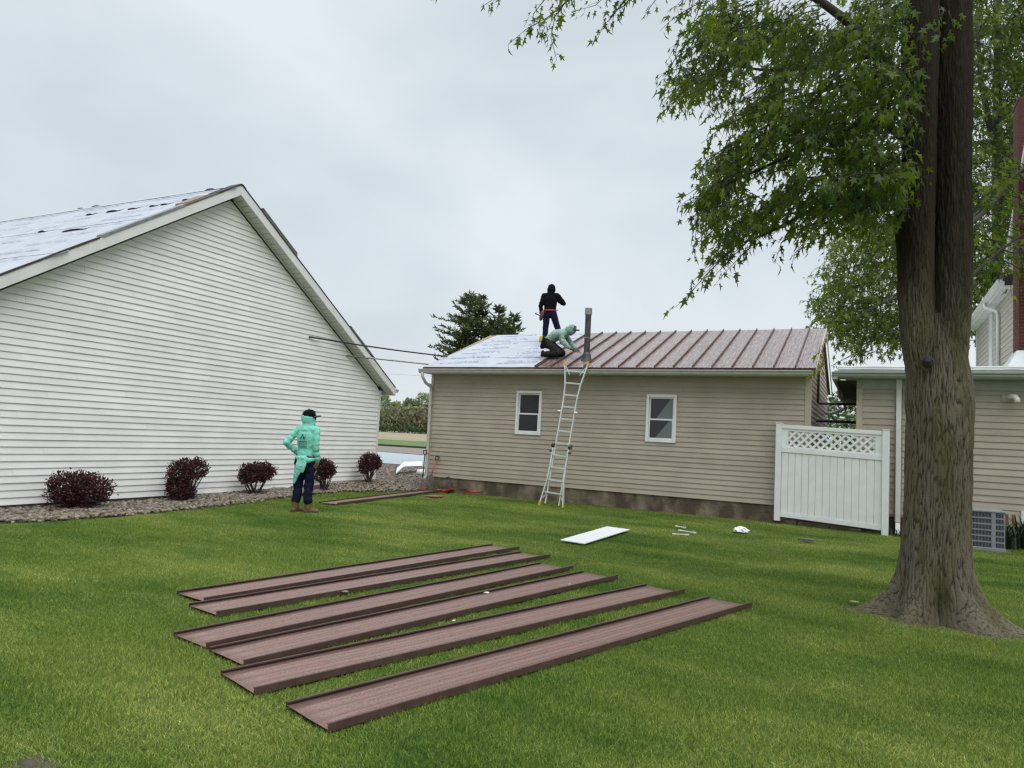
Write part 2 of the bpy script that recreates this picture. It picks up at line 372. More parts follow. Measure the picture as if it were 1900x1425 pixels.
structure('stubble_field', mb, m_field)

# river-rock bed beside the white house
def icosa():
    t = (1+5**.5)/2
    v = np.array([(-1,t,0),(1,t,0),(-1,-t,0),(1,-t,0),(0,-1,t),(0,1,t),(0,-1,-t),(0,1,-t),(t,0,-1),(t,0,1),(-t,0,-1),(-t,0,1)])/math.sqrt(1+t*t)
    f = np.array([(0,11,5),(0,5,1),(0,1,7),(0,7,10),(0,10,11),(1,5,9),(5,11,4),(11,10,2),(10,7,6),(7,1,8),(3,9,4),(3,4,2),(3,2,6),(3,6,8),(3,8,9),(4,9,5),(2,4,11),(6,2,10),(8,6,7),(9,8,1)])
    return v, f
ICV, ICF = icosa()
def stones(name, C, sz, m):
    n = len(C); q = rng.normal(size=(n, 3)); Rm = rotmats(rng.normal(size=(n, 3)), np.array([0, 0, 1.])[None])
    sq = np.stack([rng.uniform(.8, 1.25, n), rng.uniform(.6, 1.0, n), rng.uniform(.45, .75, n)], 1)
    V = ICV[None]*(1+rng.normal(0, .12, (n, 12, 1)))*sq[:, None, :]*np.asarray(sz)[:, None, None]
    a = rng.uniform(0, 6.28, n); ca, sa = np.cos(a), np.sin(a); tl = rng.uniform(-.35, .35, n)
    x = V[..., 0]*ca[:, None]-V[..., 1]*sa[:, None]; y = V[..., 0]*sa[:, None]+V[..., 1]*ca[:, None]; z = V[..., 2] + x*tl[:, None]*.4
    V = np.stack([x, y, z], 2) + C[:, None, :]
    F = ICF[None] + (np.arange(n)*12)[:, None, None]
    o = link(name, np_mesh(name, V.reshape(-1, 3), F.reshape(-1, 3), m, True)); o['kind'] = 'stuff'; return o
bed_edge = [(2, -11.0), (5.93, -10.83), (6.5, -10.6), (7.8, -10.52), (9.2, -10.66), (10.8, -10.96), (12, -11.28), (13.2, -11.5), (14.0, -11.45), (15.2, -10.95), (16.0, -10.74)]
def bed_x(y): return np.interp(y, [e[0] for e in bed_edge], [e[1] for e in bed_edge])
def bed_z(x, y): return .03 + .16*np.clip((y-9)/7, 0, 1)*np.clip((bed_x(y)-x)/.7, 0, 1)
ys = np.linspace(2, 16, 60); nx = 6; Vb = []; Fb = []
for y in ys:
    for k in range(nx):
        x = -12.12 + (bed_x(y)+12.12)*k/(nx-1); Vb.append((x, y, float(bed_z(x, y))-.022))
for i in range(len(ys)-1):
    for k in range(nx-1): a = i*nx+k; Fb.append((a, a+1, a+nx+1, a+nx))
o = link('rock_bed', np_mesh('rock_bed', np.array(Vb), np.array(Fb), m_bed)); o['kind'] = 'structure'
n = 9000; y = rng.uniform(3, 16.2, n); x = -12.09 + (bed_x(y)+12.07)*rng.uniform(0, 1, n)**.95
x += rng.normal(0, .04, n)
stones('river_rocks', np.stack([x, y, bed_z(x, y)+rng.uniform(-.015, .02, n)], 1), rng.uniform(.022, .058, n), m_stone)
# gravel stones on the near shore and round the corner
P = []
while len(P) < 12000:
    u = rng.uniform(15.8, 26.5); xl = -12.05 - max(0, u-16.2)*1.0; xr = -10.72 - max(0, u-20)*.35
    P.append((rng.uniform(xl-.3*(u > 16.3), xr), u, .012 + .03*rng.random()))
stones('shore_gravel', np.array(P), rng.uniform(.018, .045, len(P)), m_gravel)

# ------------------------------------------------------------------ white house
WX = -12.1                                            # plane of its gable wall
RY, RZ, SL, SR = 10.51, 6.51, .661, .6455             # ridge and the two roof slopes
YR, YL = 16.08, 4.9                                   # wall corners
def ztop(y): return RZ - (SR*(y-RY) if y > RY else SL*(RY-y))
wh = thing('white_house', 'big white clapboard building with steep gable and roof stripped to white underlayment', 'house', (-16, RY, 0))
def zwall(y): return ztop(y) - .30
mb = MB(); mb.prism([(WX-.03, YL, 0), (WX-.03, YR-.03, 0), (WX-.03, YR-.03, zwall(YR)), (WX-.03, RY, zwall(RY)), (WX-.03, YL, zwall(YL))], (-17, 0, 0))
obj('wall', mb, m_wsiding, wh)
mb = MB(); mb.box((WX-.025, YL, 0), (WX+.008, YR-.02, .1)); obj('foundation', mb, m_foundd, wh)
EXP = .1143; z = .10; k = 0
while z < zwall(RY)-.04:
    z1 = min(z+EXP, zwall(RY)-.01)
    def yl(zz): return max(YL, RY - (RZ-.30-zz)/SL)
    def yr(zz): return min(YR-.09, RY + (RZ-.30-zz)/SR)
    a, b = yl(z), yr(z); a1, b1 = yl(z1), yr(z1)
    st = 3.66; off = (k*1.37) % st
    cuts = [a] + [c for c in np.arange(YL-st+off, YR, st) if a+.25 < c < b-.25 and a1+.1 < c < b1-.1] + [b]
    for i in range(len(cuts)-1):
        p0, p1 = cuts[i], cuts[i+1]
        q0 = a1 if i == 0 else p0; q1 = b1 if i == len(cuts)-2 else p1
        if i > 0: p0 += .0015; q0 += .0015
        mb = MB()
        ox = .0015*(i % 2)
        f = [(WX+.019+ox, p0, z), (WX+.019+ox, p1, z), (WX+.019+ox, p1*.96+q1*.04, z+.006), (WX+.002+ox, q1, z1+.004), (WX+.002+ox, q0, z1+.004), (WX+.019+ox, p0*.96+q0*.04, z+.006)]
        mb.prism(f, (-.010, 0, 0)); obj('siding_board', mb, m_wsiding, wh)
    z += EXP; k += 1
mb = MB(); mb.box((WX-.02, YR-.088, .09), (WX+.026, YR+.0, zwall(YR)+.02)); bevel(obj('corner_trim', mb, m_wtrim, wh))
# rake: soffit panels between wall and fascia, fascia boards, a slim moulding on the wall
FX = -11.8
def rake(side, name):
    out = []
    return out
yeR, yeL = 16.35, 4.55
for side in (1, -1):
    ye = yeR if side > 0 else yeL
    s_ = SR if side > 0 else SL
    L = abs(ye-RY); n = int(L/.125)
    for i in range(n):
        y0 = RY + side*(L*i/n + .007); y1 = RY + side*(L*(i+1)/n - .007)
        mb = MB(); mb.prism([(WX+.02, y0, ztop(y0)-.212), (WX+.02, y1, ztop(y1)-.212), (WX+.02, y1, ztop(y1)-.204), (WX+.02, y0, ztop(y0)-.204)], (FX-.03-WX-.02, 0, 0))
        obj('soffit_panel', mb, m_wsoffit, wh)
    mb = MB(); mb.prism([(WX, RY, ztop(RY)-.198), (WX, ye, ztop(ye)-.198), (WX, ye, ztop(ye)-.18), (WX, RY, ztop(RY)-.18)], (FX-.03-WX, 0, 0)); obj('soffit_backing', mb, m_foundd, wh)
    # fascia in two lengths, mitred at the peak
    cut = RY + side*L*.52
    for a, b in ((RY+side*.002, cut-side*.001), (cut+side*.001, ye)):
        mb = MB(); mb.prism([(FX-.03, a, ztop(a)-.215), (FX-.03, b, ztop(b)-.215), (FX-.03, b, ztop(b)-.004), (FX-.03, a, ztop(a)-.004)], (.03, 0, 0))
        bevel(obj('rake_fascia', mb, m_wtrim, wh), .004)
    mb = MB(); ye2 = ye - side*.4
    mb.prism([(WX+.018, RY+side*.05, ztop(RY+side*.05)-.262), (WX+.018, ye2, ztop(ye2)-.262), (WX+.018, ye2, ztop(ye2)-.214), (WX+.018, RY+side*.05, ztop(RY+side*.05)-.214)], (.025, 0, 0)); obj('frieze_moulding', mb, m_wtrim, wh)
    # roof deck
    mb = MB(); mb.prism([(FX-.032, RY, ztop(RY)-.03), (FX-.032, ye, ztop(ye)-.03), (FX-.032, ye, ztop(ye)-.008), (FX-.032, RY, ztop(RY)-.008)], (-20, 0, 0)); obj('roof_deck', mb, m_wood, wh)
mb = MB(); mb.box((FX-6, yeR, ztop(yeR)-.215), (FX, yeR+.022, ztop(yeR)-.03)); obj('eave_fascia', mb, m_wtrim, wh)
mb = MB(); yy = yeR+.024; zz = ztop(yeR)-.04
mb.prism([(FX-6, yy, zz), (FX-6, yy, zz-.09), (FX-6, yy+.07, zz-.09), (FX-6, yy+.11, zz-.02), (FX-6, yy+.11, zz)], (6.02, 0, 0)); obj('gutter', mb, m_ggutter, wh)
mb = MB(); mb.box((FX-6, YR, zwall(YR)-.0), (WX, yeR, zwall(YR)+.02)); obj('eave_soffit', mb, m_wsoffit, wh)
# underlayment on the near slope: lapped sheets, slightly wavy
def under_sheet(name, ya, yb, x0, x1, lift, par, edge=0.):
    nx_, ny_ = 90, 8; V = []; F = []
    for i in range(nx_+1):
        for j in range(ny_+1):
            xx = x0 + (x1-x0)*i/nx_; yy_ = ya + (yb-ya)*j/ny_
            if i == 0: xx += edge*noise.noise((yy_*2.3, 1.7, 0))
            w = .012*noise.noise((xx*1.1, yy_*2.2, 3)) + .008*noise.noise((xx*4, yy_*5, 9))
            V.append((xx, yy_, ztop(yy_) + .006 + lift + max(-.004, w)))
    for i in range(nx_):
        for j in range(ny_): a = i*(ny_+1)+j; F.append((a, a+1, a+ny_+2, a+ny_+1))
    o = link(name, np_mesh(name, np.array(V), np.array(F), m_under, True), par); return o
uw = .82; ycur = 4.52; kk = 0
while ycur < RY-.02:
    y1 = min(ycur+uw+.1, RY-.005)
    under_sheet('underlayment_sheet', ycur, y1, FX-.01-.05*(kk % 2), -31, .006*(kk % 2), wh, .10); ycur += uw; kk += 1
mb = MB(); mb.prism([(FX-.02, RY-.14, ztop(RY-.14)+.026), (FX-.02, RY, RZ+.03), (FX-.02, RY+.14, ztop(RY+.14)+.02)], (-19, 0, 0)); obj('ridge_cap', mb, m_under, wh)
# printed rows of lettering (too small to read), as strokes just above the sheets
def strokes(mb, org, du, dv, length, height, n):
    """a row of letter-like strokes from org along unit du, height along unit dv"""
    org = np.array(org, float); u = 0
    st = length/n
    for i in range(n):
        if rnd.random() < .1: u += st; continue
        w = st*.72; h = height*(1 if rnd.random() < .4 else .68)
        kind = rnd.randrange(4); t = st*.22
        def q(a, b, c, d): mb.add([org+du*(u+a)+dv*b, org+du*(u+c)+dv*b, org+du*(u+c)+dv*d, org+du*(u+a)+dv*d], [(0, 1, 2, 3)])
        q(0, 0, t, h)
        if kind != 1: q(w-t, 0, w, h*(.7 if kind == 2 else 1))
        if kind in (0, 2): q(t, h-height*.2, w-t, h)
        if kind == 3: q(t, 0, w-t, height*.2)
        u += st
mb = MB(); up = _n([0, 1, SL]); ry = 4.75
while ry < RY-.25:
    x = FX-.5-rnd.random()*.8
    while x > -30:
        strokes(mb, (x, ry, ztop(ry)+.035), np.array([-1., 0, 0]), up, 1.25, .075, 20); x -= 2.2+rnd.random()*.3
    ry += .41
obj('printed_lettering', mb, m_print, wh, kind='stuff')
# curled flaps and a lifted lap
def flap(px, py, w, h, name='lifted_flap'):
    d = ray(px, py); t = (RZ-SL*RY-H)/(d[2]-SL*d[1]); c = EYE + d*t
    mb = MB(); V = []; F = []; n_ = 7; h *= .6; w *= .8
    for i in range(n_):
        a = i/(n_-1); x = c[0]+(a-.5)*w; hh = h*math.sin(math.pi*a)**.8
        V += [(x, c[1], c[2]+.012), (x, c[1]-.02, c[2]+.016+hh), (x, c[1]+.16, c[2]+.12*SL*1.2+.012)]
    for i in range(n_-1): o_ = 3*i; F += [(o_+1, o_+2, o_+5, o_+4)]
    mb.add(V, F); obj(name, mb, m_under, wh, smooth=True)
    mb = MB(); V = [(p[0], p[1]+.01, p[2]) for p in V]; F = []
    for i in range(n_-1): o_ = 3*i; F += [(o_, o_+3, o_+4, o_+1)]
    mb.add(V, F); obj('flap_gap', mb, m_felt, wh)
for px, py, w, h in [(78, 432, .34, .05), (136, 429, .9, .04), (150, 389, .35, .04), (178, 385, .45, .05), (166, 400, .3, .04), (208, 394, .5, .045), (245, 389, .35, .025), (305, 381, .3, .03), (283, 384, .25, .03), (390, 354, .4, .05), (345, 372, .3, .02)]: flap(px, py, w, h)
# what is left of the shingles and drip edge along the rakes
def rake_strip(name, pts, ya, yb, x0, x1, t, m, jag=0.):
    n_ = 14; V = []; F = []
    for i in range(n_+1):
        y = ya+(yb-ya)*i/n_; j = jag*(.5+.5*noise.noise((y*3.1, 4.2, x0)))
        zt = ztop(y); V += [(x0, y, zt-.002), (x0, y, zt+t+j), (x1, y, zt+t+j*.5), (x1, y, zt-.002)]
    for i in range(n_):
        a = 4*i; F += [(a, a+4, a+5, a+1), (a+1, a+5, a+6, a+2), (a+2, a+6, a+7, a+3)]
    F += [(0, 1, 2, 3), (4*n_+3, 4*n_+2, 4*n_+1, 4*n_)]
    mb = MB(); mb.add(V, F); return obj(name, mb, m, wh)
def ry_of(px, py): return float(onX(px, py, FX)[1])
rake_strip('shingle_strip', 0, yeL, ry_of(185, 446), FX+.012, FX-.10, .014, m_felt, .03)
rake_strip('drip_edge', 0, ry_of(190, 440), ry_of(345, 380), FX+.016, FX-.16, .05, m_zinc)
rake_strip('felt_edge', 0, ry_of(346, 379), ry_of(405, 355), FX+.01, FX-.12, .02, m_shingle, .03)
rake_strip('bare_board', 0, ry_of(352, 372), ry_of(392, 358), FX-.06, FX-.4, .055, m_wood)
rake_strip('shingle_strip', 0, ry_of(406, 355), RY+.12, FX+.014, FX-.3, .03, m_felt, .012)
rake_strip('shingle_strip', 0, RY+.13, yeR, FX+.012, FX-.2, .016, m_felt, .01)
rake_strip('shingle_stack', 0, ry_of(488, 388), ry_of(551, 470), FX+.02, FX-.5, .085, m_shingle, .02)
rake_strip('shingle_stack', 0, ry_of(650, 610), ry_of(695, 664), FX+.02, FX-.4, .05, m_shingle, .012)

# ------------------------------------------------------------------ tan garage
GY = 16.5; GX0, GX1 = -10.72, -1.16
EAVY, EAVZ, GSL, GRY = 16.12, 3.30, .383, 19.75
def groof(y): return EAVZ + GSL*((y-EAVY) if y < GRY else (2*GRY-EAVY-y))
GRZ = groof(GRY); GBACK = 23.0; ZT = 3.13; ZB = .38
ga = thing('tan_garage', 'long low tan clapboard garage whose roof is half brown metal and half white underlayment', 'garage', (-6, GY, 0))
wins = [(-8.11, -7.40, 1.625, 2.735), (-4.71, -4.00, 1.60, 2.71)]
mb = MB()
xs_ = [GX0+.02] + [c for w in wins for c in (w[0]+.05, w[1]-.05)] + [GX1-.02]
for i in range(0, 6, 2): mb.box((xs_[i], GY+.012, ZB), (xs_[i+1], GY+.14, ZT))
for w in wins:
    mb.box((w[0]+.05, GY+.012, ZB), (w[1]-.05, GY+.14, w[2]+.04)); mb.box((w[0]+.05, GY+.012, w[3]-.04), (w[1]-.05, GY+.14, ZT))
mb.prism([(GX1-.02, GY+.14, ZB), (GX1-.02, GBACK, ZB), (GX1-.02, GBACK, groof(GBACK)-.1), (GX1-.02, GRY, GRZ-.12), (GX1-.02, GY+.14, groof(GY+.14)-.1)], (-.12, 0, 0))
mb.prism([(GX0+.02, GY+.14, ZB), (GX0+.02, GBACK, ZB), (GX0+.02, GBACK, groof(GBACK)-.1), (GX0+.02, GRY, GRZ-.12), (GX0+.02, GY+.14, groof(GY+.14)-.1)], (.12, 0, 0))
mb.box((GX0+.14, GBACK-.12, ZB), (GX1-.14, GBACK, 2.6))
obj('wall', mb, m_tsiding, ga)
mb = MB(); mb.box((GX0+.01, GY+.01, -.1), (GX1-.01, GBACK, ZB-.002)); obj('foundation', mb, m_found, ga)
z = ZB; k = 0
while z < ZT-.005:
    z1 = min(z+EXP, ZT); cuts = [GX0+.085]
    for w in wins:
        if z > w[2]-.02 and z1 < w[3]+.06 and z < w[3]-.05: cuts += [w[0]+.012, w[1]-.012]
    cuts.append(GX1-.105)
    spans = [(cuts[i], cuts[i+1]) for i in range(0, len(cuts), 2)]
    fin = []
    for a, b in spans:
        js = [c for c in np.arange(GX0-3.66+(k*1.37) % 3.66, GX1, 3.66) if a+.3 < c < b-.3]
        e = [a]+js+[b]; fin += [(e[i]+(.0015 if i else 0), e[i+1], i % 2) for i in range(len(e)-1)]
    for a, b, par in fin:
        mb = MB(); oy = .0015*par
        mb.prism([(a, GY-.019-oy, z), (a, GY-.019-oy, z+.006), (a, GY-.002-oy, z1+.004), (a, GY+.008-oy, z1+.004), (a, GY-.008-oy, z)], (b-a, 0, 0)); obj('siding_board', mb, m_tsiding, ga)
    z += EXP; k += 1
# gable-end boards (seen edge-on at the right)
z = ZB
while z < GRZ-.2:
    z1 = z+EXP
    def yr2(zz): return min(GBACK-.02, 2*GRY-EAVY-(zz+.13-EAVZ)/GSL)
    def yl2(zz): return max(GY+.09, EAVY+(zz+.13-EAVZ)/GSL)
    a, b, a1, b1 = yl2(z), yr2(z), yl2(z1), yr2(z1)
    if b1-a1 > .05:
        mb = MB(); mb.prism([(GX1+.017, a, z), (GX1+.017, b, z), (GX1+.004, b1, z1+.004), (GX1+.004, a1, z1+.004)], (-.01, 0, 0)); obj('siding_board', mb, m_tsiding, ga)
    z = z1
mb = MB(); mb.box((GX0, GY-.026, ZB-.01), (GX0+.083, GY+.06, ZT)); bevel(obj('corner_trim', mb, m_ttrim, ga))
mb = MB(); mb.box((GX1-.103, GY-.026, ZB-.01), (GX1+.024, GY+.088, ZT+.02)); bevel(obj('corner_trim', mb, m_ttrim, ga))
mb = MB(); mb.box((GX1-.02, GBACK-.05, ZB), (GX1+.024, GBACK+.04, 2.4)); obj('corner_trim', mb, m_ttrim, ga)
# soffit, fascia, gutter
mb = MB(); mb.box((GX0-.02, EAVY+.03, ZT), (GX1+.03, GY+.02, ZT+.02)); obj('soffit', mb, m_ttrim, ga)
mb = MB(); mb.box((GX0-.06, EAVY+.005, ZT), (GX1+.05, EAVY+.03, EAVZ-.012)); obj('fascia', mb, m_gutter, ga)
gy = EAVY+.003; gz = EAVZ-.055
def gutter(name, x0, x1, gy, gz, par, m, s=1.):
    prof = [(0, 0), (0, -.115), (-.055, -.115), (-.085, -.075), (-.085, -.05), (-.112, -.022), (-.112, 0), (-.10, 0), (-.10, -.018), (-.075, -.048), (-.05, -.10), (-.012, -.10), (-.012, 0)]
    mb = MB(); mb.prism([(x0, gy+s*a, gz+b) for a, b in prof], (x1-x0, 0, 0)); return obj(name, mb, m, par)
gutter('gutter', GX0-.14, GX1+.06, gy, gz, ga, m_gutter)
mb = MB(); c = (GX0-.03, gy-.055, gz-.10)
mb.tube([(GX0-.03, gy-.055, gz-.09), (GX0-.03, gy-.055, gz-.2), (GX0-.0, gy+.08, gz-.36), (GX0+.04, GY-.08, gz-.46), (GX0+.04, GY-.075, gz-.6), (GX0+.04, GY-.075, .42), (GX0+.03, GY-.1, .34), (GX0-.0, GY-.2, .28)], .042, 10); obj('downspout', mb, m_gutter, ga, smooth=True)
for zz in (2.3, 1.0):
    mb = MB(); mb.box((GX0-.005, GY-.122, zz), (GX0+.085, GY-.028, zz+.03)); obj('downspout_strap', mb, m_gutter, ga)
# roof: deck, metal panels on the right, underlayment on the left
XM = -7.42; PW = .43; XR = -1.05
mb = MB(); mb.prism([(GX0-.06, EAVY+.01, EAVZ-.03), (GX0-.06, GRY, GRZ-.03), (GX0-.06, 2*GRY-EAVY, EAVZ-.03), (GX0-.06, 2*GRY-EAVY, EAVZ-.008), (GX0-.06, GRY, GRZ-.008), (GX0-.06, EAVY+.01, EAVZ-.008)], (XR+.02-GX0, 0, 0)); obj('roof_deck', mb, m_wood, ga)
seams = [-1.444-PW*i for i in range(15)]; edges = [XR]+seams
gn = _n([0, -GSL, 1]); gu = _n([0, 1, GSL])
def rp(x, s, h):                     # point on the near slope: s metres up from the eave, h above it
    return np.array([x, EAVY, EAVZ]) + gu*s + gn*h
SLEN = math.hypot(GRY-EAVY, GRZ-EAVZ)
for i in range(len(edges)-1):
    xa, xb = edges[i+1], edges[i]
    prof = [(xa, .0), (xa, .052), (xa+.016, .052), (xa+.016, .012)]
    for f_ in (.25, .5, .75):
        xc = xa+(xb-xa)*f_; prof += [(xc-.022, .012), (xc-.013, .017), (xc+.013, .017), (xc+.022, .012)]
    prof += [(xb, .012), (xb, 0)]
    if i == 0: prof[0] = (xa, 0)
    mb = MB(); mb.prism([rp(x, -.03, h) for x, h in prof], gu*(SLEN+.02)); po = obj('roof_panel', mb, m_metal_old, ga)
    mb = MB(); mb.prism([rp(x, -.032, h) for x, h in ((xa-.003, .004), (xa-.003, .058), (xa+.019, .058), (xa+.019, .016), (xa+.0165, .016), (xa+.0165, .055), (xa-.0005, .055), (xa-.0005, .004))], gu*(SLEN+.022)); obj('seam', mb, m_metal_dark, po)
mb = MB(); mb.prism([rp(XR+.002, -.03, -.10), rp(XR+.002, -.03, .02), rp(XR+.002, SLEN, .02), rp(XR+.002, SLEN, -.10)], (.02, 0, 0))
mb.prism([(XR+.002, GRY, GRZ-.11), (XR+.002, GRY, GRZ+.02), (XR+.002, 2*GRY-EAVY, EAVZ+.02), (XR+.002, 2*GRY-EAVY, EAVZ-.11)], (.02, 0, 0)); obj('rake_trim', mb, m_ttrim, ga)
mb = MB(); mb.box((GX0-.06, EAVY-.012, EAVZ-.05), (XR+.02, EAVY+.012, EAVZ-.004)); obj('drip_edge', mb, m_metal_dark, ga)
mb = MB(); mb.prism([(GX0-.06, GRY, GRZ+.004), (GX0-.06, 2*GRY-EAVY, EAVZ+.004), (GX0-.06, 2*GRY-EAVY, EAVZ+.012), (GX0-.06, GRY, GRZ+.012)], (XR-GX0, 0, 0)); obj('rear_underlayment', mb, m_under, ga)
# underlayment rows on the left
for j in range(4):
    s0 = SLEN*j/4; s1 = min(SLEN-.01, SLEN*(j+1)/4+.06); V = []; F = []; nx_, ny_ = 36, 5
    for i in range(nx_+1):
        for q in range(ny_+1):
            s_ = s0+(s1-s0)*q/ny_; xe = GX0-.06+.28*s_/SLEN; x = xe+(XM+.42-xe)*i/nx_
            h = .004+.005*(j % 2)+max(-.002, .006*noise.noise((x*2, s_*3, j)))
            V.append(rp(x, s_, h))
    for i in range(nx_):
        for q in range(ny_): a = i*(ny_+1)+q; F.append((a, a+1, a+ny_+2, a+ny_+1))
    link('underlayment_sheet', np_mesh('underlayment_sheet', np.array(V), np.array(F), m_under, True), ga)
mb = MB(); srow = .3; j = 0
while srow < SLEN-.15:
    x = GX0+.25+.28*srow/SLEN + (.5 if j % 2 else 0)
    while x < XM-.9:
        big = (j % 2 == 0)
        du = _n([1, .16*gu[1], .16*gu[2]]) if big else np.array([1., 0, 0])
        strokes(mb, rp(x, srow, .018), du, _n(gu - du*gu.dot(du)), 1.15 if big else .55, .075 if big else .05, 18 if big else 10); x += 1.75 if big else 1.35
    srow += .27; j += 1
obj('printed_lettering', mb, m_print, ga, kind='stuff')
# gable vent: a fresh panel stub at the front of the covered part
for x0, x1, h in ((XM, XM+.02, .05),):
    mb = MB(); mb.prism([rp(x0, -.03, 0), rp(x0, -.03, h), rp(x1, -.03, h), rp(x1, -.03, 0)], gu*1.5); obj('seam', mb, m_metal_dark, ga)
# flue pipe through the roof
vp = (-6.36, 16.75); vz = groof(vp[1])
mb = MB(); mb.tube([(vp[0], vp[1], vz-.05), (vp[0], vp[1], vz+1.15)], .075, 20); fl = obj('flue_pipe', mb, m_dgrey, ga, smooth=False)
mb = MB(); mb.tube([(vp[0], vp[1], vz+1.14), (vp[0], vp[1], vz+1.15), (vp[0], vp[1], vz+1.31), (vp[0], vp[1], vz+1.325)], [.08, .09, .09, .07], 20); obj('cap', mb, m_zinc, fl)
mb = MB(); mb.tube([(vp[0], vp[1], vz+.55), (vp[0], vp[1], vz+.58)], .08, 20); obj('joint_band', mb, m_zinc, fl)
mb = MB(); mb.tube([(vp[0], vp[1], vz-.08), (vp[0], vp[1], vz+.06), (vp[0], vp[1], vz+.16), (vp[0], vp[1], vz+.2)], [.16, .12, .10, .085], 20); obj('storm_collar', mb, m_dgrey, fl)
# windows
def window(x0, x1, z0, z1, reflection):
    fr = MB(); t = .062; yf = GY-.045
    fr.box((x0, yf, z0), (x0+t, GY+.05, z1)); fr.box((x1-t, yf, z0), (x1, GY+.05, z1)); fr.box((x0+t, yf, z1-t), (x1-t, GY+.05, z1)); fr.box((x0+t, yf, z0), (x1-t, GY+.05, z0+t))
    wo_ = bevel(obj('window', fr, m_white, ga), .006)
    a, b, c, d = x0+t, x1-t, z0+t, z1-t; mid = c+(d-c)*.47; s = .032
    def sash(nm, zc, zd, yo):
        sb = MB(); y0, y1 = GY-.02+yo, GY+.015+yo
        sb.box((a+.004, y0, zc), (a+s, y1, zd)); sb.box((b-s, y0, zc), (b-.004, y1, zd)); sb.box((a+s, y0, zd-s), (b-s, y1, zd)); sb.box((a+s, y0, zc), (b-s, y1, zc+s)); obj(nm, sb, m_white, wo_)
        pb = MB(); pb.box((a+s-.002, y0+.012, zc+s-.002), (b-s+.002, y0+.016, zd-s+.002)); obj('pane', pb, m_glass, wo_)
        if reflection:  # pale slanted sheet just before the glass, painting a reflection
            k = MB(); yq = y0+.010; w_ = b-a-2*s; hh = zd-zc-2*s
            k.add([(a+s+w_*.25, yq, zc+s), (b-s, yq, zc+s+.0), (b-s, yq, zd-s-.02*hh), (b-s-w_*.12, yq, zd-s-.02*hh)], [(0, 1, 2, 3)]); obj('painted_reflection', k, m_reflection, wo_)
    sash('lower_sash', c+.004, mid+.016, -.006); sash('upper_sash', mid-.012, d-.004, .03)
for i, w in enumerate(wins): window(*w, reflection=(i == 1))

# ------------------------------------------------------------------ tan house at the right
HY = 16.4; HX0, HX1 = -.27, 9.0; HEX = .127
th = thing('tan_house', 'low tan clapboard house wing with grey-green trim and white flat roof behind the big tree', 'house', (2.5, HY, 0))
mb = MB(); mb.box((HX0+.02, HY+.012, .35), (HX1, 24.5, 3.05)); obj('wall', mb, m_tsiding, th)
mb = MB(); mb.box((HX0+.03, HY+.02, -.1), (HX1, 24.4, .348)); obj('foundation', mb, m_foundd, th)
z = .40
while z < 2.88:
    z1 = min(z+HEX, 2.90)
    for a, b in (((HX0+.12), .445), (.56, 4.2), (4.2015, 9.0)):
        if z < .64 and a > .5 and b < 4.3: b = 2.53
        mb = MB(); mb.prism([(a, HY-.019, z), (a, HY-.019, z+.007), (a, HY-.002, z1+.004), (a, HY+.008, z1+.004), (a, HY-.012, z)], (b-a, 0, 0)); obj('siding_board', mb, m_tsiding, th)
    z += HEX
mb = MB(); mb.box((HX0, HY-.026, .38), (HX0+.118, HY+.1, 2.90)); bevel(obj('corner_trim', mb, m_ttrim, th))
mb = MB(); mb.box((HX0, HY-.03, 2.902), (HX1, HY+.03, 3.09)); obj('frieze_board', mb, m_ggutter, th)
mb = MB(); mb.box((2.53, HY-.03, .38), (2.62, HY+.02, .66)); obj('corner_trim', mb, m_wtrim, th)
mb = MB(); mb.box((-.66, 16.08, 3.092), (HX1, HY+.02, 3.112)); obj('soffit', mb, m_ggutter, th)
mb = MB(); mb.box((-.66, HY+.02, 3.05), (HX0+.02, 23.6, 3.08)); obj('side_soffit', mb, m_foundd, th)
gutter('gutter', -.73, HX1, 16.07, 3.215, th, m_ggutter)
mb = MB(); mb.box((-.68, 16.072, 3.112), (HX1, 16.09, 3.25)); obj('fascia', mb, m_ggutter, th)
mb = MB(); mb.box((-.72, 16.0, 3.06), (-.62, 23.6, 3.19)); obj('side_gutter', mb, m_ggutter, th)
mb = MB(); mb.tube([(-.68, 18.6, 3.07), (-.68, 18.6, 2.9), (-.62, 18.7, 2.83), (-.3, 18.8, 2.80)], .04, 8); obj('side_downspout', mb, m_gutter, th, smooth=True)
mb = MB(); mb.tube([(-.70, 21.4, 3.05), (-.62, 21.6, 2.78), (-.95, 22.0, 2.66), (-1.15, 22.1, 2.66)], .045, 8); obj('side_downspout', mb, m_roofw, th, smooth=True)
# downspout at the inside corner, with a dark return beside the fence
mb = MB(); mb.box((.45, HY-.10, .25), (.545, HY-.03, 3.10)); bevel(obj('downspout', mb, m_wtrim, th), .01)
mb = MB(); mb.prism([(.46, HY-.10, .245), (.54, HY-.10, .245), (.54, HY-.03, .245), (.46, HY-.03, .245)], (0, -.18, -.2)); obj('downspout_shoe', mb, m_wtrim, th)
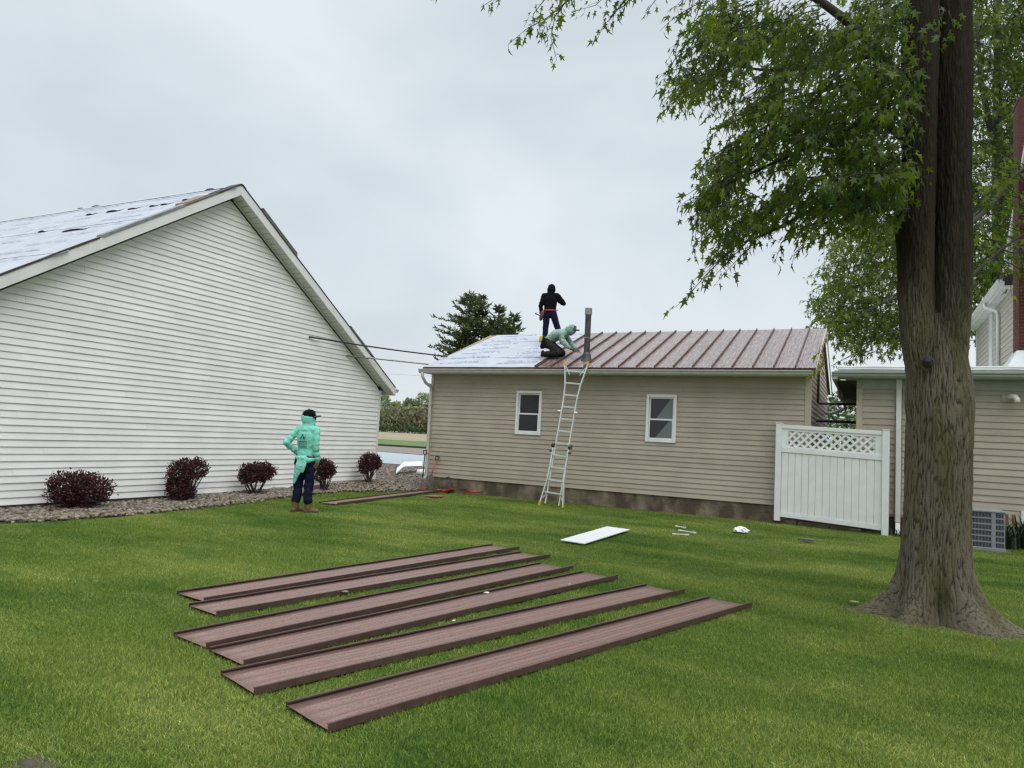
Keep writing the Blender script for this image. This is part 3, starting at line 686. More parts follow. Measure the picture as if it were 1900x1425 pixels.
# white membrane roof
mb = MB(); n_ = 50; V = []; F = []
for i in range(n_+1):
    x = -.62+(HX1+.62)*i/n_
    w = .012*noise.noise((x*1.7, 2.2, 1))
    V += [(x, 16.09, 3.23), (x, 16.085, 3.33+w), (x, 16.6, 3.40+w*1.5), (x, 18.4, 3.5), (x, 24.6, 3.55)]
for i in range(n_):
    for j in range(4): a = 5*i+j; F.append((a, a+5, a+6, a+1))
mb.add(V, F); obj('membrane_roof', mb, m_roofw, th, smooth=False)
mb = MB(); pts = [(-.6+.12*i, 16.075, 3.275+.014*noise.noise((i*.35, 5, 2))) for i in range(78)]; mb.tube(pts, .009, 5); obj('membrane_lap', mb, m_roofw, th)
mb = MB(); mb.tube([(1.25, 16.7, 3.38), (1.25, 16.7, 3.5), (1.24, 16.7, 3.56)], [.07, .045, .02], 8); obj('roof_vent', mb, m_roofw, th)
# dryer vent elbow on the wall
mb = MB(); mb.box((2.22, HY-.035, 2.70), (2.40, HY-.012, 2.82)); ve = obj('vent_elbow', mb, m_ttrim, th)
mb = MB(); mb.tube([(2.34, HY-.02, 2.78), (2.37, HY-.10, 2.79), (2.42, HY-.16, 2.78), (2.44, HY-.19, 2.73), (2.44, HY-.20, 2.67)], .05, 10); obj('white_elbow', mb, m_white, ve, smooth=True)
# foundation vent
mb = MB(); mb.box((2.22, HY-.03, .36), (2.5, HY+.0, .62)); fv = obj('crawl_vent', mb, m_ttrim, th)
mb = MB(); mb.box((2.27, HY-.034, .38), (2.33, HY-.028, .58)); mb.box((2.38, HY-.034, .38), (2.44, HY-.028, .58)); obj('vent_slot', mb, m_rust, fv)
# upper storey: wall facing left, eave, gutter, downspout, corner posts, rake
UX = 2.8
mb = MB(); mb.box((UX+.015, 18.2, 3.4), (9, 25.15, 5.55)); obj('upper_wall', mb, m_tsiding, th)
z = 3.5; m_usiding = mat('cream_siding', (.50, .46, .39), .5, (.45, .42, .36), 3, 4, rand=.02)
while z < 5.5:
    mb = MB(); mb.prism([(UX-.017, 18.2, z), (UX-.017, 25.1, z), (UX-.004, 25.1, z+HEX), (UX-.004, 18.2, z+HEX)], (.012, 0, 0)); obj('siding_board', mb, m_usiding, th); z += HEX
mb = MB(); mb.box((UX-.03, 25.08, 3.4), (UX+.1, 25.17, 5.54)); obj('upper_trim', mb, m_wtrim, th)
mb = MB(); mb.box((UX-.03, 22.0, 3.4), (UX+.02, 22.55, 5.54)); obj('upper_trim', mb, m_wtrim, th)
mb = MB(); mb.box((UX-.04, 18.18, 3.4), (UX+.1, 18.7, 5.54)); obj('upper_trim', mb, m_wtrim, th)
mb = MB(); mb.box((2.62, 18.9, 5.42), (UX+.02, 25.3, 5.45)); obj('upper_soffit', mb, m_roofw, th)
mb = MB(); mb.box((2.58, 18.9, 5.42), (2.615, 25.3, 5.55)); obj('upper_fascia', mb, m_wtrim, th)
mb = MB(); mb.prism([(2.578, 18.9, 5.6), (2.578, 18.9, 5.5), (2.53, 18.9, 5.5), (2.48, 18.9, 5.56), (2.48, 18.9, 5.6)], (0, 6.4, 0)); obj('upper_gutter', mb, m_wtrim, th)
mb = MB(); mb.tube([(2.53, 21.3, 5.5), (2.53, 21.25, 5.38), (2.62, 20.95, 5.28), (2.73, 20.8, 5.2), (2.74, 20.75, 5.0), (2.74, 20.75, 3.5)], .04, 8); obj('upper_downspout', mb, m_wtrim, th, smooth=True)
mb = MB(); mb.prism([(2.58, 18.9, 5.6), (2.58, 25.3, 5.6), (6, 25.3, 7.6), (6, 18.9, 7.6)], (0, 0, .03)); obj('upper_roof', mb, m_shingle, th)
mb = MB(); mb.prism([(UX, 15.9, 5.45), (UX, 18.88, 5.45), (UX, 18.88, 5.75), (UX, 17.2, 7.2), (UX, 15.9, 8.2)], (5, 0, 0)); obj('main_gable_wall', mb, m_usiding, th)
mb = MB(); mb.prism([(2.58, 18.9, 5.75), (2.58, 15.8, 7.95), (2.58, 15.8, 8.1), (2.58, 18.9, 5.9)], (.03, 0, 0)); obj('rake_fascia', mb, m_wtrim, th)
for i in range(24):
    y0 = 18.9-3.1*i/24; y1 = 18.9-3.1*(i+1)/24+.006; f_ = lambda y: 5.78+(18.9-y)*2.2/3.1
    mb = MB(); mb.prism([(2.612, y0, f_(y0)), (2.612, y1, f_(y1)), (2.612, y1, f_(y1)+.01), (2.612, y0, f_(y0)+.01)], (UX-2.6, 0, 0)); obj('soffit_panel', mb, m_wsoffit, th)
# brick chimney with white flashing
CX0, CX1, CY0, CY1, CZ0, CZ1 = 2.545, 3.3, 16.75, 17.35, 3.45, 8.75
mb = MB(); mb.box((CX0+.006, CY0+.006, CZ0-.2), (CX1-.006, CY1, CZ1-.01)); ch = obj('chimney', mb, m_mortar, th)
bk = MB(); zr = CZ0; c_ = 0
while zr < CZ1-.03:
    o_ = .1 if c_ % 2 else 0; x = CX0
    first = True
    while x < CX1-.02:
        w = (.095 if (c_ % 2 and first) else .195); first = False
        bk.box((x, CY0-.003*rnd.random(), zr), (min(x+w, CX1), CY0+.09, zr+.056)); x += w+.01
    yy = CY0+.093+.01
    while yy < CY1-.05:
        bk.box((CX0-.003*rnd.random(), yy, zr), (CX0+.09, min(yy+.195, CY1), zr+.056)); yy += .205
    zr += .066; c_ += 1
obj('brickwork', bk, m_brick, ch, kind='stuff')
mb = MB(); mb.box((CX0-.012, CY0-.012, CZ1-.01), (CX1+.012, CY1+.012, CZ1+.05)); obj('chimney_crown', mb, m_brick, ch)
mb = MB(); mb.prism([(CX0-.22, CY0-.25, 3.38), (CX1, CY0-.25, 3.38), (CX1, CY0-.02, 3.72), (CX0-.03, CY0-.02, 3.72)], (0, .015, 0)); mb.prism([(CX0-.22, CY0-.25, 3.38), (CX0-.03, CY0-.02, 3.72), (CX0-.03, CY1, 3.70), (CX0-.22, CY1, 3.4)], (.01, 0, 0)); obj('flashing', mb, m_roofw, ch)

# ------------------------------------------------------------------ pipes and cables between the buildings
def cable(name, a, b, r, sag, m, label, cat='cable', drop=None):
    pts = []
    for i in range(17):
        t = i/16; p = np.array(a)*(1-t)+np.array(b)*t; p[2] -= sag*4*t*(1-t); pts.append(p)
    if drop is not None: pts.append(np.array(drop))
    mb = MB(); mb.tube(pts, r, 8); return tag(obj(name, mb, m, smooth=True), label, cat)
cable('overhead_cable', (-12.07, 13.11, 3.70), (-10.62, 17.05, 3.70), .019, .03, m_black, 'thick black cable running from the white gable wall to the garage roof edge')
cable('overhead_pipe', (-12.07, 14.53, 3.42), (-10.80, 16.7, 3.42), .019, .0, m_zinc, 'thin grey pipe running from the white gable wall to the garage eave', 'pipe')
cable('overhead_wire', (-12.07, 15.55, 3.09), (-10.8, 16.6, 3.10), .004, .01, m_gutter, 'thin pale wire hanging below the grey pipe between white building and garage', 'wire')
mb = MB(); mb.tube([(GX1+.05, 18.2, 3.45), (GX1+.05, 18.2, 2.72), (GX1+.06, 18.2, 2.69), (-.27, 18.2, 2.69)], .028, 8); tag(obj('connecting_pipe', mb, m_black), 'black bent pipe dropping down the garage end and crossing to the tan house', 'pipe', 'black pipes between garage and house')
mb = MB(); mb.tube([(GX1+.03, 18.0, 2.28), (-.27, 18.0, 2.27)], .032, 8); tag(obj('connecting_pipe', mb, m_black), 'lower straight black pipe crossing between garage end and tan house', 'pipe', 'black pipes between garage and house')

# ------------------------------------------------------------------ white vinyl fence panel
fp0 = np.array([-1.80, 16.30]); fp1 = np.array([.33, 15.97])
fe = thing('white_fence', 'white vinyl privacy fence panel with lattice top closing the gap between garage and house', 'fence', (fp0[0], fp0[1], 0))
fd = _n([*(fp1-fp0), 0]); FL = float(np.linalg.norm(fp1-fp0)); fnr = np.array([fd[1], -fd[0], 0])
def fb(u0, u1, z0, z1, t0=-.02, t1=.02, zs=0.):
    """box in fence coordinates; u along the panel, t towards the viewer"""
    b = np.array([*fp0, 0]); c = []
    for zz in (z0, z1):
        for u, t in ((u0, t0), (u1, t0), (u1, t1), (u0, t1)): c.append(b+fd*u+fnr*t+np.array([0, 0, zz-.035*u]))
    return c, [(0,3,2,1),(4,5,6,7),(0,1,5,4),(1,2,6,5),(2,3,7,6),(3,0,4,7)]
PZ = 2.13
for u in (0, FL-.115):
    mb = MB(); mb.add(*fb(u, u+.115, .08+.035*u*0, PZ+.035*u*0, -.058, .058)); po = bevel(obj('post', mb, m_white, fe), .006)
    mb = MB(); mb.add(*fb(u-.006, u+.121, PZ, PZ+.018, -.064, .064)); obj('post_cap', mb, m_white, po)
    mb = MB(); mb.add(*fb(u+.02, u+.095, -.1, .078, -.04, .04)); obj('post_stub', mb, m_foundd, po)
for z0, z1 in ((2.03, 2.11), (1.53, 1.64), (.17, .27)):
    mb = MB(); mb.add(*fb(.117, FL-.117, z0, z1, -.028, .028)); bevel(obj('rail', mb, m_white, fe), .005)
for u in (.118, FL-.118-.13):
    mb = MB(); mb.add(*fb(u, u+.13, 1.642, 2.028, -.012, .012)); obj('lattice_frame', mb, m_white, fe)
for z0, z1 in ((1.98, 2.028), (1.642, 1.66)):
    mb = MB(); mb.add(*fb(.25, FL-.25, z0, z1, -.012, .012)); obj('lattice_frame', mb, m_white, fe)
npk = 14; pw = (FL-.24)/npk
for i in range(npk):
    u = .12+pw*i; mb = MB(); mb.add(*fb(u+.0025, u+pw-.0025, .272, 1.528, -.013, .013)); bevel(obj('picket', mb, m_white, fe), .006)
lu0, lu1, lz0, lz1 = .25, FL-.25, 1.66, 1.98; hgt = lz1-lz0
for s_ in (1, -1):
    u = lu0-hgt
    while u < lu1:
        a = np.array([u, lz0 if s_ > 0 else lz1]); b_ = np.array([u+hgt, lz1 if s_ > 0 else lz0])
        ta = max(0, (lu0-a[0])/hgt); tb = min(1, (lu1-a[0])/hgt)
        if tb-ta > .03:
            p = a+(b_-a)*ta; q = a+(b_-a)*tb; B_ = np.array([*fp0, 0])
            def P3(w): return B_+fd*w[0]+fnr*(.005*s_)+np.array([0, 0, w[1]-.035*w[0]])
            mb = MB(); mb.beam(P3(p), P3(q), 0.009, .048, up=fnr if False else np.cross(fd, [0, 0, 1]) if False else (0, 0, 1)); obj('lattice_slat', mb, m_white, fe)
        u += .16
# concrete blocks below the panel
for i, (u0, u1) in enumerate(((.02, .42), (.44, 1.05), (1.07, 1.62))):
    c, f_ = fb(u0, u1, -.1, .11, -.32, -.12); mb = MB(); mb.add(c, f_); tag(bevel(obj('concrete_block', mb, m_found), .01), ['weathered concrete block behind the left end of the white fence', 'long weathered concrete block behind the middle of the white fence', 'weathered concrete block behind the right half of the white fence'][i], 'block', 'concrete blocks behind the fence')

# ------------------------------------------------------------------ air conditioner and plants at the right wall
ac = thing('air_conditioner', 'grey outdoor air conditioning unit with louvred grille against the tan wall beside the tree', 'air conditioner', (1.65, 15.5, 0))
ax0, ax1, ay0, ay1 = 1.25, 2.10, 15.08, 15.85
mb = MB(); mb.box((ax0+.02, ay0+.02, .06), (ax1-.02, ay1-.02, .66)); obj('core', mb, m_acfin, ac)
mb = MB(); mb.box((ax0-.01, ay0-.01, .66), (ax1+.01, ay1+.01, .70)); bevel(obj('top_cover', mb, m_acgrey, ac), .012)
mb = MB(); mb.box((ax0-.01, ay0-.01, .0), (ax1+.01, ay1+.01, .06)); bevel(obj('base_pan', mb, m_acgrey, ac), .008)
for x0, x1 in ((1.90, 1.965), (ax0, ax0+.05), (ax1-.015, ax1)):
    mb = MB(); mb.box((x0, ay0-.004, .06), (x1, ay0+.018, .66)); obj('corner_post', mb, m_acgrey, ac)
for zz in np.linspace(.155, .565, 5):
    mb = MB(); mb.box((ax0+.05, ay0-.002, zz-.011), (ax1-.015, ay0+.012, zz+.011)); obj('louvre_bar', mb, m_acgrey, ac)
mb = MB()
for x in np.arange(ax0+.06, ax1-.02, .021): mb.box((x, ay0+.002, .06), (x+.0055, ay0+.014, .66))
obj('grille_wires', mb, m_acgrey, ac, kind='stuff')
mb = MB(); mb.box((ax0-.1, ay0-.12, -.02), (ax1+.12, ay1+.1, .005)); obj('pad', mb, m_found, ac)
def strap_plant(x, y, n, h, label, seed):
    r = random.Random(seed); mb = MB()
    for i in range(n):
        a = r.uniform(0, 6.28); l = h*r.uniform(.6, 1.1); w = r.uniform(.012, .022); cx = x+r.gauss(0, .06); cy = y+r.gauss(0, .06)
        d = np.array([math.cos(a), math.sin(a), 0]); s_ = np.array([-d[1], d[0], 0]); V = []; bend = r.uniform(.2, .9)
        for k in range(6):
            t = k/5; c = np.array([cx, cy, 0])+d*l*bend*t*t+np.array([0, 0, l*(t-.45*bend*t**2.4)]); ww = w*(1-t**2)+.001; V += [c-s_*ww, c+s_*ww]
        mb.add(V, [(2*k, 2*k+1, 2*k+3, 2*k+2) for k in range(5)])
    return tag(obj('leafy_plant', mb, m_strap, smooth=True), label, 'plant', 'plants along the tan house wall')
strap_plant(2.24, 15.7, 46, .62, 'dark leafy plant close to the right side of the grey air conditioner', 1)
strap_plant(2.55, 15.9, 60, .75, 'tall dark strap-leaved plant at the right picture edge below the crawl vent', 2)
strap_plant(2.85, 15.6, 50, .6, 'dark strap-leaved plant furthest right along the tan wall', 3)
strap_plant(.52, 16.0, 16, .2, 'small pale grass tuft at the foot of the white downspout', 4)

# ------------------------------------------------------------------ lawn panels
def metal_panel(A, B, label, width=.43, z=.032, group='brown metal roof panels laid on the lawn', tilt=0.):
    A = np.array([*A, 0.]); B = np.array([*B, 0.]); d = _n(B-A); s_ = np.array([d[1], -d[0], 0.]); L = float(np.linalg.norm(B-A))
    if s_[0] < 0: s_ = -s_                        # s_ points to the viewer side
    t = thing('metal_panel', label, 'roof panel', tuple(A+(B-A)/2), group)
    w = width/2; prof = [(-w, .0)]
    for f_ in (-.33, 0, .33): c = f_*width*.78; prof += [(c-.017, 0), (c-.013, .009), (c+.013, .009), (c+.017, 0)]
    prof += [(w, 0)]
    ns_ = 24
    V = []; F = []; npf = len(prof)
    for i in range(ns_+1):
        q = A+d*(L*i/ns_)
        for (u, h) in prof:
            wob = .004*noise.noise((i*.5, u*3, A[0]))
            V.append(q+s_*u+np.array([0, 0, z+h*min(1., i/1.5, (ns_-i)/1.5)+wob]))
    for i in range(ns_):
        for j in range(npf-1): a = i*npf+j; F.append((a, a+1, a+npf+1, a+npf))
    me = np_mesh('pan', np.array(V), np.array(F), m_metal_panel); o = link('pan', me, t)
    sm = o.modifiers.new('thickness', 'SOLIDIFY'); sm.thickness = .0015; sm.offset = 1
    for sgn in (1, -1):
        mb = MB(); e = A+s_*sgn*(w+.001)-d*.0; f2 = B+s_*sgn*(w+.001)+d*(.07 if sgn > 0 else .0)
        hgt = .031 if sgn > 0 else .021
        y_ = s_*sgn
        c = [e+np.array([0, 0, z-.012]), e+np.array([0, 0, z+hgt]), e-y_*.016+np.array([0, 0, z+hgt]), e-y_*.016+np.array([0, 0, z+hgt-.008]), e-y_*.003+np.array([0, 0, z+hgt-.004]), e-y_*.003+np.array([0, 0, z-.012])]
        mb.prism(c, f2-e); obj('flange', mb, m_metal_dark, t)
    return t
PAN = [((-5.31, 4.52), (-4.54, 9.06), 'brown ribbed metal roof panel on the lawn, the farthest of six from the camera'),
       ((-4.87, 4.275), (-3.95, 8.77), 'brown ribbed metal roof panel lying close in front of the farthest panel'),
       ((-4.26, 3.65), (-3.40, 8.19), 'brown ribbed metal roof panel whose left end reaches farthest left, third from the back'),
       ((-3.78, 3.54), (-2.78, 8.01), 'brown ribbed metal roof panel with a small white speck near its far end'),
       ((-3.355, 3.24), (-1.96, 7.75), 'brown ribbed metal roof panel second nearest to the camera'),
       ((-2.67, 3.08), (-1.25, 7.57), 'nearest and widest looking brown ribbed metal roof panel on the lawn')]
for a, b, l in PAN: metal_panel(a, b, l)
FAR = ((-9.78, 11.5), (-10.28, 16.3))
metal_panel(*FAR, 'long brown metal panel lying behind the standing worker towards the garage corner', group='brown metal roof panels laid on the lawn')
def flat_piece(name, pts, z, t, m, label, cat):
    mb = MB(); mb.prism([(x, y, z) for x, y in pts], (0, 0, t)); return tag(obj(name, mb, m), label, cat)
WS = [(-4.166, 10.21), (-3.753, 10.125), (-3.687, 12.203), (-4.207, 12.529)]
WS = [(-4.17, 10.21), (-3.75, 10.12), (-3.74, 12.33), (-4.19, 12.42)]
flat_piece('white_sheet', WS, .042, .012, m_white, 'flat white rectangular sheet lying on the lawn beyond the brown panels', 'sheet')
mb = MB()
def strip(px0, py0, px1, py1, w, label):
    a = gnd(px0, py0, .05); b = gnd(px1, py1, .05); mb = MB(); mb.beam(a, b, w, .012)
    o = tag(obj('white_strip', mb, m_white), label, 'offcut', 'white offcuts on the lawn')
    for e in (a, b):
        d_ = _n(b-a)*.03; k = MB(); k.beam(e-d_, e+d_, w*1.5, .02); obj('strip_end', k, m_white, o)
strip(1262, 984, 1288, 988, .03, 'longest white plastic strip on the lawn, in the middle of three')
strip(1251, 990.5, 1275, 992, .02, 'thin white plastic strip nearest to the camera of three')
strip(1256, 976.5, 1269, 978.5, .025, 'short white plastic strip farthest back of three')
# crumpled white plastic
c = gnd(1375, 990, 0); bm = bmesh.new(); bmesh.ops.create_icosphere(bm, subdivisions=3, radius=1)
for v in bm.verts:
    d = v.co.copy(); k = 1+.35*noise.noise(d*2.1)+.2*noise.noise(d*5); v.co = Vector((d.x*.13*k, d.y*.11*k, max(-.01, d.z*.085*k)))
me = bpy.data.meshes.new('plastic'); bm.to_mesh(me); bm.free(); me.materials.append(m_white); o = link('crumpled_plastic', me); o.location = (c[0], c[1], .045)
tag(o, 'crumpled clump of clear white plastic on the lawn before the fence', 'litter')
c = gnd(1495, 1003, .04); flat_piece('shingle_scrap', [(c[0]-.12, c[1]-.05), (c[0]+.11, c[1]-.06), (c[0]+.13, c[1]+.05), (c[0]-.1, c[1]+.06)], .04, .03, m_shingle, 'small grey shingle scrap lying on the lawn in front of the white fence', 'scrap')
c = gnd(806, 921, .03); flat_piece('flat_offcut', [(c[0]-.16, c[1]-.25), (c[0]+.2, c[1]-.2), (c[0]+.18, c[1]+.2), (c[0]-.14, c[1]+.22)], .035, .012, m_rust, 'flat pinkish brown offcut in the grass just in front of the far metal panel', 'offcut')
c = gnd(1105, 1078, .05); 
for i, (px, py, s_, l) in enumerate([(1057, 1084, .007, 'tiny white paper scrap lying on a brown metal panel'), (903, 1100, .025, 'small pale scrap in the grass strip between two brown panels'), (842, 1152, .012, 'small white scrap in the grass beside the second nearest panel'), (1585, 1117, .05, 'dry pale leaf on the lawn left of the tree roots'), (640, 1098, .03, 'tiny pale leaf on the lawn above the farthest panel')]):
    zc = .05 if i != 0 else .055
    c = gnd(px, py, zc); flat_piece('scrap', [(c[0]-s_, c[1]-s_*.7), (c[0]+s_, c[1]-s_*.4), (c[0]+s_*.8, c[1]+s_*.8), (c[0]-s_*.5, c[1]+s_)], zc, .006, m_white if i < 3 else m_wood, l, 'scrap')
# ------------------------------------------------------------------ tools at the garage corner
def dgrip(mb, top, d, s_, size=.06):
    d = _n(d); s_ = _n(s_); a = top - d*size*1.9
    mb.tube([a, a+d*size*.7+s_*size*.85, top+s_*size*.85], .012, 8); mb.tube([a, a+d*size*.7-s_*size*.85, top-s_*size*.85], .012, 8); mb.tube([top+s_*size, top-s_*size], .016, 8)
def shovel(px_t, py_t, px_b, py_b, yt, yb, hm, bm_, blade, label, cat):
    a = onY(px_b, py_b, yb); b = onY(px_t, py_t, yt); a[2] = max(a[2], .02); d = _n(b-a)
    t = thing('shovel' if blade == 'round' else 'shingle_scraper', label, cat, (a[0], a[1], 0)); s_ = _n(np.cross(d, [0, 1, .0]))
    mb = MB(); mb.tube([a+d*.22, b-d*.11], .016, 10); obj('shaft', mb, hm, t, smooth=True)
    mb = MB(); dgrip(mb, b, d, s_); obj('grip', mb, m_black, t, smooth=True)
    mb = MB(); n_ = np.cross(s_, d)
    if blade == 'flat':
        P_ = [a-s_*.13, a+s_*.13, a+d*.2+s_*.035, a+d*.26+s_*.018, a+d*.26-s_*.018, a+d*.2-s_*.035]
    else:
        P_ = [a, a+s_*.07+d*.06, a+s_*.1+d*.16, a+s_*.1+d*.26, a+s_*.02+d*.3, a-s_*.02+d*.3, a-s_*.1+d*.26, a-s_*.1+d*.16, a-s_*.07+d*.06]
    mb.prism(P_, n_*.008); bl = obj('blade', mb, bm_, t)
    mb = MB(); mb.tube([a+d*.16, a+d*.34], .02, 10); obj('socket', mb, bm_, bl)
    return t
shovel(789, 836, 782, 911, 16.38, 16.2, m_black, m_rust, 'flat', 'black handled shingle scraper with a worn red blade leaning on the garage downspout', 'scraper')
shovel(812, 847, 794, 901, 16.44, 16.25, m_orange, m_shingle, 'round', 'orange handled shovel with a black grip leaning against the tan garage corner', 'shovel')
def bolt_tool(px0, py0, px1, py1, label, y_=None):
    a = gnd(px0, py0, .10); b = gnd(px1, py1, .10); a[1] = min(a[1], 16.3); b[1] = min(b[1], 16.3); d = _n(b-a); s_ = np.array([-d[1], d[0], 0]); L = np.linalg.norm(b-a)
    t = thing('long_handled_shears', label, 'hand tool', tuple(a*[1, 1, 0]), 'red tools by the garage foundation')
    for q in (1, -1):
        mb = MB(); mb.tube([a+s_*.10*q+d*.0, a+d*L*.35+s_*.07*q, a+d*L*.68+s_*.02*q], .019, 8); obj('handle', mb, m_red, t, smooth=True)
    mb = MB(); mb.prism([a+d*L*.66-s_*.045, a+d*L*.86-s_*.06, b-s_*.015, b+s_*.015, a+d*L*.86+s_*.06, a+d*L*.66+s_*.045], (0, 0, .035)); obj('jaw', mb, m_red if y_ else m_dgrey, t)
    mb = MB(); mb.tube([a+d*L*.72-np.array([0, 0, .01]), a+d*L*.72+np.array([0, 0, .05])], .025, 10); obj('pivot_bolt', mb, m_dgrey, t)
bolt_tool(816, 910, 848, 908, 'red long handled shears lying left of the dark tool bag', 1)
bolt_tool(887, 913, 862, 909, 'red handled metal cutters lying right of the dark tool bag')
c = gnd(853, 913, 0); c[1] = 16.3; tb = thing('tool_bag', 'dark floppy tool bag with a curled strap slumped against the garage foundation', 'tool bag', tuple(c))
mb = MB(); mb.tube([c+[0, 0, 0], c+[0, 0, .05], c+[.01, 0, .16], c+[.03, .02, .28], c+[.035, .03, .33]], [.14, .15, .115, .06, .03], 14); o = obj('bag_body', mb, m_felt, tb, smooth=True)
mb = MB(); mb.tube([c+[.035, .03, .30], c+[.03, .02, .38], c+[-.02, 0, .42], c+[-.08, 0, .40], c+[-.10, 0, .36]], .016, 8); obj('strap', mb, m_felt, tb, smooth=True)
a = gnd(742, 907, .03); b = gnd(778, 903, .03); mb = MB(); mb.beam(a, b, .10, .02); tag(obj('trim_strip', mb, m_metal_dark), 'short dark maroon trim strip lying on the gravel by the scraper', 'offcut')
# bent white board on the shore and a white bucket below it
bw = thing('white_board', 'bent white board lying on the gravel shore beside the garage corner', 'board', (-14.3, 21, 0))
V = []; F = []; P0 = gnd(735, 880, .05); P1 = gnd(786, 874, .05)
for i in range(9):
    t = i/8; p = P0*(1-t)+P1*t+np.array([.3*t, -.6*t, 0]); hz = .05+.22*min(1, t*4)*(1-.1*t)
    V += [p+np.array([0, 0, hz-.03]), p+np.array([-.5, .75, hz+.10])]
for i in range(8): F.append((2*i, 2*i+1, 2*i+3, 2*i+2))
mb = MB(); mb.add(V, F); o = obj('board_sheet', mb, m_roofw, bw); o.modifiers.new('t', 'SOLIDIFY').thickness = .02
c = gnd(779, 884, 0); bu = thing('white_bucket', 'white bucket lying in the shadow under the bent white board', 'bucket', tuple(c))
mb = MB(); mb.tube([c+[-.12, 0, .13], c+[.14, .1, .13]], [.11, .13], 16); obj('bucket_body', mb, m_roofw, bu, smooth=True)
mb = MB(); mb.tube([c+[.135, .098, .13], c+[.155, .106, .13]], .14, 16); obj('rim', mb, m_roofw, bu)

# ------------------------------------------------------------------ ladder
LT0, LT1 = np.array([-6.63, 15.98, 3.40]), np.array([-6.03, 15.98, 3.40]); LB0, LB1 = np.array([-6.86, 15.38, .0]), np.array([-6.26, 15.43, .0])
ld = thing('aluminium_ladder', 'aluminium multi position ladder with yellow feet leaning against the garage gutter', 'ladder', tuple((LB0+LB1)/2))
LC0, LC1 = (LB0+LB1)/2, (LT0+LT1)/2; ldir = _n(LC1-LC0); LL = np.linalg.norm(LC1-LC0); lside = _n(LT1-LT0); lside = _n(lside-ldir*lside.dot(ldir)); lnor = np.cross(lside, ldir)
if lnor[1] > 0: lnor = -lnor
lp = lambda s_, u, n_=0.: LC0+ldir*s_+lside*u+lnor*n_
HW = .20
for q in (1, -1):
    mb = MB()
    pts = [(0.03, .295), (.55, .215), (.9, HW), (1.35, HW)]
    for (s0, u0), (s1, u1) in zip(pts[:-1], pts[1:]): mb.beam(lp(s0, q*u0, .0), lp(s1+.004, q*u1, .0), .028, .062, up=lnor)
    obj('outer_rail', mb, m_alu, ld)
    mb = MB(); pts = [(.05, .175), (.62, .168), (2.55, .168), (2.9, .195), (LL-.02, .295)]
    for (s0, u0), (s1, u1) in zip(pts[:-1], pts[1:]): mb.beam(lp(s0, q*u0, -.045), lp(s1+.004, q*u1, -.045), .026, .055, up=lnor)
    obj('inner_rail', mb, m_alu, ld)
    mb = MB(); mb.beam(lp(-.01, q*.298), lp(.08, q*.288), .04, .075, up=lnor); obj('foot', mb, m_yellow, ld)
    mb = MB(); mb.beam(lp(LL-.06, q*.285, -.045), lp(LL+.03, q*.30, -.045), .042, .07, up=lnor); obj('tip_cap', mb, m_yellow, ld)
    for s_, c_ in ((1.42, m_dgrey), (2.24, m_alu)):
        mb = MB(); c = lp(s_, q*.215, -.01); mb.tube([c-lside*.035*q, c+lside*.035*q], .055 if s_ < 2 else .03, 14); obj('hinge_lock', mb, c_, ld)
    mb = MB(); c = lp(1.28, q*.24, .02); mb.tube([c-lside*.03, c+lside*.03], .028, 10); obj('release_knob', mb, m_dgrey, ld)
    mb = MB(); mb.beam(lp(.33, q*.14, -.01), lp(.16, q*.255, -.01), .014, .02, up=lnor); obj('brace', mb, m_alu, ld)
    mb = MB(); mb.beam(lp(LL-.30, q*.13, -.045), lp(LL-.10, q*.25, -.045), .014, .02, up=lnor); obj('brace', mb, m_alu, ld)
for i, s_ in enumerate(np.arange(.31, LL-.1, .293)):
    s_ = float(s_)
    w = np.interp(s_, [0.03, .55, .9, 2.55, 2.9, LL], [.27, .20, .185, .165, .19, .28])
    nn = 0. if s_ < 1.3 else -.045
    mb = MB(); mb.beam(lp(s_, -w, nn), lp(s_, w, nn), .031, .03, up=lnor); mb.beam(lp(s_+.012, -w, nn+.012), lp(s_+.012, w, nn+.012), .012, .02, up=lnor); bevel(obj('rung', mb, m_alu, ld), .004)

# ------------------------------------------------------------------ people
def blob(name, mb, m, parent, voxel=.012, it=4, wrinkle=0., wsize=.07):
    me = bpy.data.meshes.new('tmp'); me.from_pydata(mb.v, [], mb.f)
    bm = bmesh.new(); bm.from_mesh(me); bmesh.ops.recalc_face_normals(bm, faces=bm.faces); bm.to_mesh(me); bm.free()
    o = bpy.data.objects.new('tmp', me); COL.objects.link(o)
    r = o.modifiers.new('r', 'REMESH'); r.mode = 'VOXEL'; r.voxel_size = voxel
    s = o.modifiers.new('s', 'SMOOTH'); s.iterations = it; s.factor = .5
    if wrinkle:
        tx = bpy.data.textures.new('folds', 'CLOUDS'); tx.noise_scale = wsize; tx.noise_depth = 3
        d = o.modifiers.new('d', 'DISPLACE'); d.texture = tx; d.strength = wrinkle; d.mid_level = .5; d.texture_coords = 'LOCAL'
    dg = bpy.context.evaluated_depsgraph_get(); me2 = bpy.data.meshes.new_from_object(o.evaluated_get(dg)); me2.name = name
    bpy.data.objects.remove(o); bpy.data.meshes.remove(me)
    me2.materials.clear(); me2.materials.append(m); me2.polygons.foreach_set('use_smooth', [True]*len(me2.polygons))
    return link(name, me2, parent, local=True)
